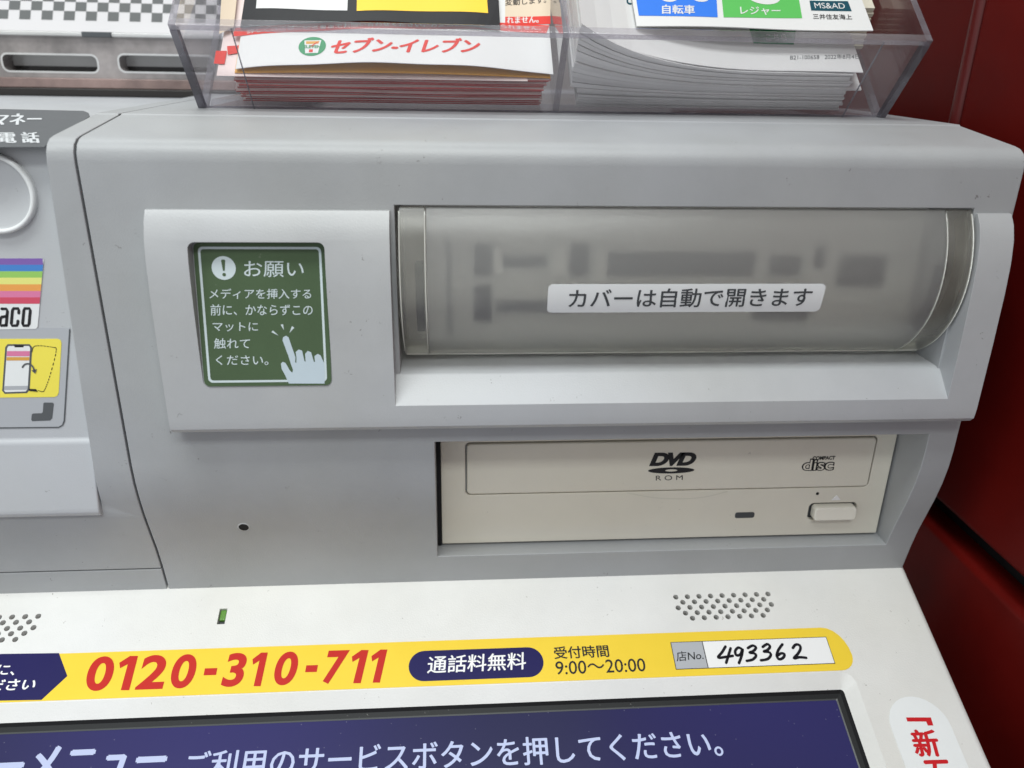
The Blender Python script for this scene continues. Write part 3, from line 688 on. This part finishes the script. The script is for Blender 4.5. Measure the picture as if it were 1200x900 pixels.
# screen opening: sloped white rim, dark frame, glass
rim_i = rrect(-25.5, -24.5, SX-.36, SV-.44, .10, 7)
ring('screen_rim', pf, rim_o, rim_i, 0, M['white'], cp, w2=-.26)
for p in bpy.data.objects['screen_rim'].data.polygons: p.use_smooth = False
rim_e = grow(rim_o, .001)
dk = ring('screen_frame', pf, rim_i, rrect(-25.4, -24.4, SX-.44, SV-.52, .05, 7), -.26, M['dark'], cp, w2=-.36)
fi = rrect(-25.4, -24.4, SX-.44, SV-.52, .05, 7); fj = rrect(-25.2, -24.2, SX-.58, SV-.66, .03, 7)
ring('screen_bezel', pf, fi, fj, -.36, M['rubber'], cp, w2=-.38)
ring('screen_bezel_edge', pf, fj, rrect(-25.15, -24.15, SX-.62, SV-.70, .02, 7), -.38, mat('bezel_edge', (.06, .065, .065, 1), .3), cp, w2=-.40)
gf = Frame(pf.P(0, 0, -.41), pf.u, pf.v)
gl = flat('display', gf, rrect(-25.2, -24.2, SX-.61, SV-.69, .02, 3), 0, M['display'], cp)
vt = gf.at(430, 873)[1]; 
t1 = gf.at(218, 882); t2 = gf.at(848, 888); base_v = gf.at(838, 886)[1]; top_v = gf.at(800, 856)[1]
uu0 = gf.at(217, 900)[0]; uu1 = gf.at(848, 884)[0]
writing('display_lettering', gf, [('ご利用のサービスボタンを押してください。', (uu0, base_v-.02), (uu1, base_v-.02), (uu0, top_v), .014)], .006, M['displaytext'], gl, px=False)
hv = gf.at(100, 871)[1]; h0 = gf.at(-79, 874)[0]; h1 = gf.at(194, 890)[0]
writing('display_heading', gf, [('コピーメニュー', (h0, hv-1.02), (h1, hv-1.02), (h0, hv), .04)], .006, M['displaytext'], gl, px=False)
# hotline sticker
vT = (pf.at(0, 766)[1]+pf.at(980, 737.5)[1])/2; vB = (pf.at(0, 822)[1]+pf.at(980, 787.3)[1])/2
xr = pf.at(994.5, 757)[0]; rr_ = .48
vB = max(vB, SV+.03)
st_o = [(-33, vB), (xr-rr_, vB)]+[(xr-rr_+rr_*math.sin(math.radians(a)), (vB+rr_*1.0-rr_*math.cos(math.radians(a)))) for a in range(15, 91, 15)]+[(xr-rr_*1.45+rr_*1.45*math.cos(math.radians(a)), vB+rr_+(vT-vB-rr_)*math.sin(math.radians(a))) for a in range(15, 91, 15)]+[(-33, vT)]
hs_ = flat('hotline_sticker', pf, st_o, .014, M['yellow'], cp, thick=.013)
ar = pf.pts([(-150, 769), (69.3, 765.6), (79.2, 792.5), (48.8, 820.5), (-150, 824)])
flat('arrow_field', pf, ar, .018, M['navy'], hs_)
writing('arrow_lettering', pf, [('お問合せは、お気軽に、', (-165, 795), (16.5, 792), (-161, 781), .02, .2), ('お電話ください', (-90, 812), (40, 809), (-86, 798), .03, .2)], .024, M['white_print'], hs_)
number_items, ones = [], []
for ch, xa, xb in (('0', 100.5, 135.5), ('1', 141.3, 162), ('2', 158, 196.5), ('0', 199.5, 232), ('-', 238.7, 255), ('3', 258.7, 290.7), ('1', 297, 314), ('0', 320.5, 351), ('-', 357.6, 372.8), ('7', 378, 411), ('1', 413.5, 432), ('1', 436.4, 454)):
    yb0 = lambda x: 813.4-.0302*x
    yt0 = lambda x: 772.6-.0254*x
    if ch == '1':
        P_ = [(.02, 0), (.50, 0), (1, 1), (.55, 1), (-.06, .80), (-.02, .64), (.42, .76)]
        ones.append(pf.pts([(xa+(xb-xa)*a, yb0(xa)*(1-b)+yt0(xa)*b) for a, b in P_]))
    else:
        lean = 3.0; y0_, y1_ = yb0(xa), yt0(xa)
        if ch == '-': y1_ = y0_-22.5; y0_ -= 14.5; lean *= .2
        number_items.append((ch, (xa, y0_), (xb-lean, y0_-.03*(xb-xa)), (xa+lean, y1_), .0 if ch == '-' else .03, .18))
writing('hotline_number', pf, number_items, .022, M['red'], hs_, extra=ones)
pa = pf.at(479, 779); pb = pf.at(637, 777); pt = pf.at(560, 760.8)[1]; pbm = pf.at(560, 796.2)[1]
rp = (pt-pbm)/2*.999
flat('number_pill', pf, rrect(pa[0], pbm, pb[0], pt, rp, 8), .018, M['navy'], hs_)
writing('pill_lettering', pf, [('通話料無料', (500.5, 789.7), (616, 784.6), (502.5, 769.5), .014)], .024, M['white_print'], hs_)
writing('hours_lettering', pf, [('受付時間', (650, 772.6), (714, 770), (648.5, 758.5), .02), ('9:00～20:00', (651.5, 791), (757, 787), (650.5, 775.5), .008)], .022, M['ink'], hs_)
nb = pf.pts([(785.7, 752.9), (968, 746.4), (978.5, 777.5), (791.7, 785.6)])
# upright box in the sticker: take mean edges
bu0 = (nb[0][0]+nb[3][0])/2; bu1 = (nb[1][0]+nb[2][0])/2; bv1 = (nb[0][1]+nb[1][1])/2; bv0 = (nb[2][1]+nb[3][1])/2
dvd_ = (pf.at(822.3, 751.7)[0]+pf.at(830, 783.3)[0])/2
flat('number_box_edge', pf, rrect(bu0, bv0, bu1, bv1, .005, 1), .018, M['ink'], hs_)
flat('number_box', pf, rrect(dvd_+.015, bv0+.02, bu1-.02, bv1-.02, .005, 1), .022, M['white_print'], hs_)
flat('number_box_caption', pf, rrect(bu0+.02, bv0+.02, dvd_-.012, bv1-.02, .005, 1), .022, M['labelgrey'], hs_)
writing('caption_lettering', pf, [('店No.', (793, 775.5), (824.5, 773.5), (792.3, 764), .008)], .026, M['ink'], hs_)
def z3(l): return pf.pts([(620+X/3, 680+Y/3) for X, Y in l])
hw = [[(690, 234), (678, 254), (664, 273), (690, 271), (716, 267)], [(708, 240), (700, 266), (692, 292)],
      [(748, 244), (735, 238), (724, 250), (728, 265), (742, 262), (750, 244), (746, 268), (737, 293)],
      [(768, 240), (785, 231), (797, 238), (788, 250), (774, 256), (790, 258), (797, 267), (785, 280), (764, 285)],
      [(820, 236), (836, 226), (846, 234), (838, 246), (824, 252), (842, 254), (849, 264), (838, 278), (814, 283)],
      [(890, 226), (876, 246), (870, 266), (878, 279), (892, 274), (897, 262), (886, 258), (873, 266)],
      [(926, 240), (936, 228), (950, 230), (953, 243), (944, 260), (930, 276), (950, 272), (974, 274)]]
strokes('handwritten_number', pf, [z3(l) for l in hw], .085, .03, M['marker'], hs_, 5)
# round-topped sticker at the right
su0 = (pf.at(1042, 838)[0]+pf.at(1058, 900)[0])/2; su1 = (pf.at(1108, 838)[0]+pf.at(1136, 900)[0])/2; stv = pf.at(1075, 816)[1]
rr2 = (su1-su0)/2
rs2 = flat('round_top_sticker', pf, [(su0, -12), (su1, -12)]+[((su0+su1)/2+rr2*math.cos(math.radians(a)), stv-rr2+rr2*math.sin(math.radians(a))) for a in range(0, 181, 12)], .014, M['labelwhite'], cp, thick=.012)
br = pf.pts([(1061.5, 841), (1090.5, 841), (1093.5, 850.5), (1087, 850.5), (1085, 845.8), (1063, 845.8)])
writing('sticker_lettering', pf, [('新', (1074, 887), (1103, 886), (1066, 856), .035), ('五', (1087, 925), (1119, 924), (1080.5, 892), .035)], .02, M['crimson'], rs2, extra=[br])

# ================================================================== LEAFLET HOLDER
TH = 40.4; cA, sA = math.cos(math.radians(TH)), math.sin(math.radians(TH))
HO = (0, 6.0, -1.66)
hf = Frame(HO, (1, 0, 0), (0, cA, sA))                    # u=x, v up the slope, n out of the pile
HX0, HX1, HB, T = -7.6, 14.12, 3.09, .2
ho = empty('leaflet_holder', (3, 6.2, -1.68), 'clear acrylic two pocket leaflet holder standing on the grey housing', 'leaflet holder')
def hbox(name, u0, u1, v0, v1, w0, w1, m, parent=ho, bev=0, medge=None, edge_axis=None):
    vs = [hf.P(u, v, w) for u in (u0, u1) for v in (v0, v1) for w in (w0, w1)]
    # order: u,v,w bits
    fs = [(0, 1, 3, 2), (4, 6, 7, 5), (0, 4, 5, 1), (2, 3, 7, 6), (0, 2, 6, 4), (1, 5, 7, 3)]  # -u +u -v +v -w +w
    idx = None; mats = [m]
    if medge is not None:
        mats = [m, medge]; big = {'u': (0, 1), 'v': (2, 3), 'w': (4, 5)}[edge_axis]; idx = [0 if i in big else 1 for i in range(6)]
    q = mesh(name, vs, fs, mats, parent, idx=idx)
    if bev: finish(q, bev, 2)
    return q
hbox('front_wall', HX0+T, HX1-T, -T, 0, 0, HB-T*.9, M['acrylic'], medge=M['acredge'], edge_axis='v')
hbox('front_lip', HX0, HX1, -T-.02, .04, HB-T*.9, HB+.02, M['acrlip'], bev=.03)
hbox('end_panel', HX0, HX0+T, -T, 13, 0, HB, M['acrylic'], medge=M['acredge'], edge_axis='u')
hbox('end_panel', HX1-T, HX1, -T, 13, 0, HB, M['acrylic'], medge=M['acredge'], edge_axis='u')
hbox('divider', 3.28, 3.28+T, 0, 13, 0, HB-T, M['acrylic'], medge=M['acredge'], edge_axis='u')
hbox('base_plate', HX0+T, HX1-T, 0, 13, -T, 0, M['acrylic'], medge=M['acredge'], edge_axis='w')
hbox('base_edge', HX0, HX1, -T, 0, -T, 0, M['acrlip'], bev=.03)
# front corner posts and the glued seams seen as fine lines
for u in (HX0, HX1-T): hbox('corner_edge', u, u+T, -T-.015, -.0, 0, HB-T, M['acredge'])
for u in (-5.95, 12.66): hbox('glued_seam', u, u+.035, -T-.01, -T+.02, 0, HB-.1, M['acredge'])
hbox('base_shadow_strip', -5.85, 2.6, -T-.006, -T+.02, -.12, -.02, M['dark']); hbox('base_shadow_strip', 4.5, 12.5, -T-.006, -T+.02, -.12, -.02, M['dark'])  # black strips painting the shadow gap of the slots along the base
# wedge foot behind, carrying the sloping holder on the housing top
prism('stand_foot', [(6.4, -1.7), (14.5, -1.7), (14.5, 5.35), (14.3, 5.35), (14.3, -1.5), (6.6, -1.5)], HX0+T, HX1-T, M['acrylic'], ho)

def sheet(name, u0, u1, v0, v1, h, th, mats, label, group, cat='leaflet', nu=18, nv=5, idx_top=0):
    """bent sheet of paper: h(u,v) height over the back plate; mats = [face, edge]"""
    vs, fs, ix = [], [], []
    for w in (0, th):
        for j in range(nv+1):
            for i in range(nu+1):
                u = u0+(u1-u0)*i/nu; v = v0+(v1-v0)*j/nv; vs.append(hf.P(u, v, h(u, v)+(w if not w else (th(u, v) if callable(th) else th))))
    n1 = (nu+1)*(nv+1)
    for j in range(nv):
        for i in range(nu):
            a = j*(nu+1)+i; fs.append((a+nu+1, a+nu+2, a+1, a)); ix.append(0); fs.append((n1+a, n1+a+1, n1+a+nu+2, n1+a+nu+1)); ix.append(0)
    for i in range(nu): fs.append((i, i+1, n1+i+1, n1+i)); ix.append(1)
    for j in range(nv):
        a = j*(nu+1); fs.append((a, n1+a, n1+a+nu+1, a+nu+1)); ix.append(2); a += nu; fs.append((a, a+nu+1, n1+a+nu+1, n1+a)); ix.append(2)
    mm = mats if len(mats) == 3 else [mats[0], mats[1], mats[1]]
    o = mesh(name, vs, fs, mm, None, smooth=False, idx=ix)
    return tag(o, label, cat, group)
ORD = ['lowest', 'second', 'third', 'fourth', 'fifth', 'sixth', 'seventh', 'eighth', 'ninth', 'tenth', 'eleventh', 'twelfth', 'thirteenth', 'fourteenth', 'fifteenth', 'sixteenth', 'seventeenth', 'eighteenth', 'nineteenth']
def nth(k, s): return s+', '+ORD[k]+(' of' if k == 0 else ' from the bottom of')
# ---- left pile: red edged leaflets
rnd = random.Random(3)
NL = 19; step = 1.04/NL
lm = [mat('pile_red_edge_a', srgb(182, 58, 58), .6, mottle=.3), mat('pile_red_edge_b', srgb(218, 104, 100), .6, mottle=.3), mat('pile_red_edge_c', srgb(176, 50, 52), .6, mottle=.3)]
for k in range(NL):
    b0 = .06+step*k; du = rnd.uniform(-.13, .10); a0 = .08+rnd.uniform(0, .16); ph_ = rnd.uniform(0, 6)
    right = 2.9+du*.5 if k < NL-4 else 3.05+du
    hfun = (lambda b0, ph_, k: (lambda u, v: b0+.022*math.sin(u*.9+ph_)*min(1, k/4)))(b0, ph_, k)
    sheet('leaflet', -6.35+du+(.0 if k > 6 else .12), right, a0, 9, hfun, step*(.80+.17*((k*7) % 5)/5), [M['paperpink'], lm[(k*5) % 7 % 3] if k % 9 != 4 else M['paperpink'], M['paper']],
          nth(k, 'red edged leaflet')+' the pile in the left pocket', 'red leaflets piled in the left pocket', nu=8, nv=1)
# leaflet poking out at the left of the pile
h_b = lambda u, v: 1.13
o = sheet('leaflet', -6.82, 2.4, .02, 9, h_b, .02, [M['paperpink'], M['paper']], 'pinkish leaflet sticking out to the left under the top leaflet of the left pile', None, nu=4, nv=1)
sfb = Frame(hf.P(0, 0, 1.18), hf.u, hf.v)
for px in ([(253, 59.5), (266, 59.5), (263, 75), (250.5, 74.5)], [(266, 54), (282, 53), (280, 62), (267, 64)]): flat('red_block', sfb, sfb.pts(px, .006), .006, M['leafred'], o)
# orange printed sheet seen below the curled top leaflet
h_o = lambda u, v: 1.17+.10*math.sin(max(0, min(1, (u+6.2)/9.3))*math.pi)
o = sheet('leaflet', -6.3, 3.1, .12, 9, h_o, .02, [M['orange'], M['orange']], 'orange printed leaflet showing under the curled top leaflet of the left pile', None, nu=18, nv=1)
h_r = lambda u, v: 1.20+.02*math.sin(u)
# top leaflet, curled up in its middle
def h_t(u, v):
    t = max(0, min(1, (u+6.2)/9.4)); return 1.27+(.34*math.sin(t*math.pi)**.8)*max(0, 1-v/6)+.02*math.sin(u*2)+.012*v
o_top = sheet('leaflet', -6.25, 3.18, .16, 9, h_t, .02, [M['paper'], M['paper']], 'white leaflet with round green logo and red katakana topping the left pile', None, nu=28, nv=8)
tfm = BentFrame(hf.P(0, 0, .02), hf.u, hf.v, h_t)
def patch(name, fr, px4, w, m, parent, nu=14, nv=3):
    """a printed four cornered field that follows a bent sheet; corners as BL BR TR TL photo points"""
    c = [fr.at(*p) for p in px4]; vs, fs = [], []
    for j in range(nv+1):
        for i in range(nu+1):
            s, t = i/nu, j/nv
            u = (c[0][0]*(1-s)+c[1][0]*s)*(1-t)+(c[3][0]*(1-s)+c[2][0]*s)*t; v = (c[0][1]*(1-s)+c[1][1]*s)*(1-t)+(c[3][1]*(1-s)+c[2][1]*s)*t
            vs.append(fr.P(u, v, w))
    for j in range(nv):
        for i in range(nu): a = j*(nu+1)+i; fs.append((a, a+1, a+nu+2, a+nu+1))
    return mesh(name, vs, fs, m, parent, smooth=True)
def bent_text(name, fr, body, BL, BR, TL, w, m, parent, bold=0, shear=0, sp=1): return writing(name, fr, [(body, BL, BR, TL, bold, shear, sp)], w, m, parent)
bent_text('red_lettering', tfm, 'セブン-イレブン', (388, 63.5), (562, 62), (390, 47), .008, M['leafred'], o_top, .045, .22, .95)
lc = tfm.at(366, 54.5); le = tfm.at(382, 54.5); lt = tfm.at(366, 43.5); lr = abs(le[0]-lc[0]); lvv = abs(lt[1]-lc[1])
writing('round_logo', tfm, [], .008, M['leafgreen'], o_top, extra=[ellipse(lc[0], lc[1], lr, lvv)])
def lg(a, b): return (lc[0]+a*lr, lc[1]+b*lvv)
writing('logo_field', tfm, [], .012, M['paper'], o_top, extra=[[lg(-.62, .62), lg(.62, .62), lg(.46, -.72), lg(-.46, -.72)]])
writing('logo_seven_top', tfm, [], .016, M['orange'], o_top, extra=[[lg(-.5, .52), lg(.5, .52), lg(.42, .24), lg(-.46, .24)]])
writing('logo_seven_stem', tfm, [('ELEVEN', (356, 57), (376, 57), (356, 53.5), .03)], .02, M['leafgreen'], o_top)
writing('logo_seven_stem', tfm, [], .017, M['leafred'], o_top, extra=[[lg(.5, .5), lg(.1, .1), lg(.05, -.05), lg(-.22, -.05), lg(.12, .24), lg(.2, .35)], [lg(-.2, -.34), lg(.08, -.34), lg(.08, -.64), lg(-.2, -.64)]])
patch('red_band', tfm, [(272, 43), (640, 39.5), (644, 30), (276, 33)], .008, M['leafred'], o_top, 20, 2)
bent_text('band_lettering', tfm, '※詳しくは店頭の担当者までお問い合わせください。お支払いは現金に限られません。', (284, 41), (634, 36), (284, 36), .014, M['paper'], o_top, .0)
patch('beige_field', tfm, [(592, 20), (645, 19.5), (646, -60), (592, -60)], .008, M['beige'], o_top, 4, 3)
patch('second_red_band', tfm, [(592, 29.5), (645, 28.5), (645, 19), (592, 20)], .012, M['leafred'], o_top, 4, 1)
bent_text('second_band_lettering', tfm, 'れません。', (594, 28), (631, 27), (594, 20.5), .018, M['paper'], o_top, .02)
bent_text('field_lettering', tfm, '変動します。', (592, 7), (640, 4), (592, -1), .014, M['ink'], o_top, .01)
patch('left_beige_field', tfm, [(257, 40), (274, 32), (284, -60), (263, -60)], .008, M['beige'], o_top, 3, 3)
# black bordered card standing on the top leaflet
h_c = lambda u, v: h_t(u, v)+.10+.10*math.sin(max(0, min(1, (u+6)/7.6))*math.pi)*max(0, 1-(v-2)/3)
cfm = BentFrame(hf.P(0, 0, .02), hf.u, hf.v, h_c)
c0 = cfm.at(286, 15); c1_ = cfm.at(585, 24)
ca = sheet('campaign_card', c0[0]-.05, c1_[0]+.02, (cfm.at(430, 24)[1]), 9, h_c, .02, [M['ink'], M['ink']], 'black bordered card with white and yellow fields on the left leaflet pile', None, 'card', nu=20, nv=5)
patch('white_field', cfm, [(300, 10), (407, 12.5), (410, -60), (306, -60)], .008, M['paper'], ca)
patch('yellow_field', cfm, [(418, 13), (572, 15.5), (566, -60), (420, -60)], .008, M['brightyellow'], ca)

# ---- right pile: white leaflets fanned at their left
NR = 19
wm = [mat('pile_white_edge_a', (.84, .84, .82, 1), .65, mottle=.12), mat('pile_white_edge_b', (.88, .88, .86, 1), .65, mottle=.12), mat('pile_white_edge_c', (.78, .78, .76, 1), .65, mottle=.12)]
def lift(k):
    f = k/(NR-1)
    def h(u, v):
        t = max(0, min(1, (u-3.6)/9.2))                      # 0 left .. 1 right
        right = .06+1.42*f
        if f < .38: left = .06+2.0*f
        else: left = .06+2.0*.38+(f-.38)*3.75
        e = (1-t)**4.2
        return right*(1-e)+left*e+.012*math.sin(u*1.3+k)*f+.03*f*v*(.2)
    return h
for k in range(NR):
    f = k/(NR-1); low_ = f < .38
    u0 = 3.72+(.28+rnd.uniform(-.04, .04) if low_ else .0+rnd.uniform(-.02, .06)+(.04*(k-7)/12)); u1 = 12.62+rnd.uniform(-.08, .04)-(.12 if f > .8 else 0)
    sheet('leaflet', u0, u1, .10+rnd.uniform(0, .07), 9, lift(k), (lambda k: (lambda u, v: .86*(lift(k+1)(u, v)-lift(k)(u, v))))(k), [M['paper'], wm[k % 3], M['paper']],
          nth(k, 'white leaflet')+' the fanned pile in the right pocket', 'white leaflets piled in the right pocket', nu=16, nv=2)
o = sheet('leaflet', 9.5, 12.98, .06, 5, lambda u, v: .95, .05, [M['paper'], M['paper']], 'small white leaflet corner sticking out at the right of the white pile', None, nu=3, nv=1)
h_w = lambda u, v: lift(NR-1)(u, v)+.10
o_w = sheet('leaflet', 4.0, 12.78, .14, 9, h_w, .02, [M['paper'], M['paper']], 'white leaflet with a dark green tag and small date on top of the right pile', None, nu=24, nv=8)
wf = BentFrame(hf.P(0, 0, .02), hf.u, hf.v, h_w)
patch('green_tag', wf, [(883, 51), (930, 52.5), (935, 20), (874, 20)], .008, M['dgreen'], o_w, 5, 2)
bent_text('tag_lettering', wf, 'こちら', (898, 48), (922, 48), (897, 40), .014, M['paper'], o_w, .01)
bent_text('date_lettering', wf, 'B21-100658   2022年8月4日', (926, 70.5), (1007, 69.5), (926, 64.5), .008, M['inkgrey'], o_w, 0)
bent_text('left_lettering', wf, '個人で', (694, 9), (742, 6), (698, -8), .008, M['teal'], o_w, .01)
# insurance card in front
h_i = lambda u, v: 2.34+.03*math.sin(u)-.01*v
cif = BentFrame(hf.P(0, 0, .03), hf.u, hf.v, h_i)
q0 = cif.at(746, 29); q1 = cif.at(1024, 37)
ic = sheet('leaflet', q0[0], q1[0], (q0[1]+q1[1])/2, 9, h_i, .03, [M['paper'], M['paper']], 'white leaflet with blue and green picture boxes leaning on the right pile', None, nu=20, nv=6)
patch('blue_box', cif, [(748.5, 18.5), (841, 20.5), (836, -60), (736, -60)], .008, M['blue'], ic)
patch('green_box', cif, [(848, 20.5), (940, 21.5), (926, -60), (840, -60)], .008, M['kgreen'], ic)
bent_text('blue_box_lettering', cif, '自転車', (776, 16.5), (814, 17), (776, 6), .014, M['paper'], ic, .02)
bent_text('green_box_lettering', cif, 'レジャー', (868, 17.5), (915, 18), (867, 8), .014, M['paper'], ic, .015)
for cx_ in (783, 820):
    e_ = cif.at(cx_, -6); d_ = .34
    ri = [(e_[0]+d_*.72*math.cos(t), e_[1]+d_*.72*math.sin(t)) for t in [k*math.pi/12 for k in range(24)]]; roo = [(e_[0]+d_*math.cos(t), e_[1]+d_*math.sin(t)) for t in [k*math.pi/12 for k in range(24)]]
    ring('bicycle_wheel', cif, roo, ri, .014, M['paper'], ic)
e_ = cif.at(895, -3); writing('leisure_picture', cif, [], .014, M['paper'], ic, extra=[ellipse(e_[0], e_[1], .52, .34)])
patch('logo_box', cif, [(950.5, 12.5), (998, 13.3), (993.5, 1.5), (948.5, .8)], .008, M['teal'], ic, 4, 1)
bent_text('logo_lettering', cif, 'MS&AD', (955, 10), (990.5, 10.6), (953.5, 3.5), .014, M['paper'], ic, 0)
bent_text('company_lettering', cif, '三井住友海上', (953, 22.5), (998.5, 23.2), (952, 16.5), .014, M['ink'], ic, .008)
# cream booklets in the back of the right pocket
for k in range(8):
    sheet('booklet', 13.0+.03*(k % 3), 13.82-.02*(k % 2), 2.5+.06*k, 10, (lambda k: (lambda u, v: .5+.16*k))(k), .13, [M['paper2'], M['paper2'], M['beige'] if k % 2 else M['paper2']],
          nth(k, 'narrow cream booklet')+' the stack at the holder right end', 'cream booklets at the right end of the holder', 'booklet', nu=2, nv=1)

# ================================================================== CHECKED SIGN AND TRAY (top left, behind)
tray = empty('plastic_tray', (-18, 16, -1.9), 'smoky clear plastic tray with rounded openings behind the payment unit', 'tray')
tb = box('tray_body', (-34, 14.6, -1.88), (-5.5, 17.4, .36), M['backplastic'])
cuts = []
tff = Frame((0, 14.6, 0), (1, 0, 0), (0, 0, 1))
def slotpts(x0, y0, x1, y1):
    a = tff.at(x0, y1); b = tff.at(x1, y0); return rrect(a[0], a[1], b[0], b[1], .22, 4)
sl = [slotpts(5, 65, 113, 83), slotpts(141, 66, 250, 84), slotpts(-130, 64, -22, 82)]
cut(tb, [slab('c', tff, s_, -.9, 1, M['dark']) for s_ in sl]); finish(tb, .08, 3); adopt(tb, tray)
for s_ in sl:
    f2 = Frame((0, 15.45, 0), (1, 0, 0), (0, 0, 1)); us = [p[0] for p in s_]; vs_ = [p[1] for p in s_]
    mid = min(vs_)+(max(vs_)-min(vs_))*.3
    ring('opening_rim', tff, grow(s_, .05), grow(s_, -.02), .01, M['chrome'], tray)
    flat('opening_back', f2, [(min(us), mid), (max(us), mid), (max(us), max(vs_)), (min(us), max(vs_))], 0, M['chrome'], tray)
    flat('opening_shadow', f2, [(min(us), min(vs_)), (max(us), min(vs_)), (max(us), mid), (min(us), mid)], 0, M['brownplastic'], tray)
box('tray_base', (-34, 14.3, -1.89), (-5.5, 17, -1.60), M['brownplastic'], tray, .05)
box('tray_foot', (-34, 14.38, -1.60), (-5.5, 16, -1.22), mat('pinkish_tray_foot', (.30, .21, .19, 1), .15, mottle=.6), tray, .05)
rim = box('tray_rim', (-34, 14.45, .30), (-5.5, 17.6, .46), M['chrome'], tray, .05)
r1 = tff.at(99, 45)[0]; r2 = tff.at(133, 45)[0]
box('rim_clip', (r1, 14.36, .28), (r2, 14.9, .48), M['caption'], tray, .03)
sfm = Frame((-12, 15.2, .48), (1, 0, 0), (0, .52, .854))
sg = flat('checked_sign', sfm, [(-20, 0), (7.5, 0), (7.5, 5), (-20, 5)], 0, M['sheetwhite'], None, thick=.12)
tag(sg, 'white sign with a grey chequered border leaning above the plastic tray', 'sign')
p0 = sfm.at(9.2, 23.7); p1 = sfm.at(35.2, 23.7); cw = (sfm.at(177.6+12.6, 24)[0]-sfm.at(9.2, 24)[0])/14.0
ch_ = sfm.at(100, 13.2)[1]-sfm.at(100, 24)[1]; base = sfm.at(100, 24.2)[1]; u_ref = sfm.at(9.2, 24)[0]
vs, fs = [], []
for r in range(6):
    for c in range(-26, 34):
        if (c+r) % 2: continue
        a = u_ref+(c-1)*cw; b = base+ch_*r
        if a < -19.9 or a+cw > 7.4: continue
        k = len(vs); vs += [sfm.P(a, b, .006), sfm.P(a+cw, b, .006), sfm.P(a+cw, b+ch_, .006), sfm.P(a, b+ch_, .006)]; fs.append((k, k+1, k+2, k+3))
mesh('chequered_border', vs, fs, M['check'], sg)
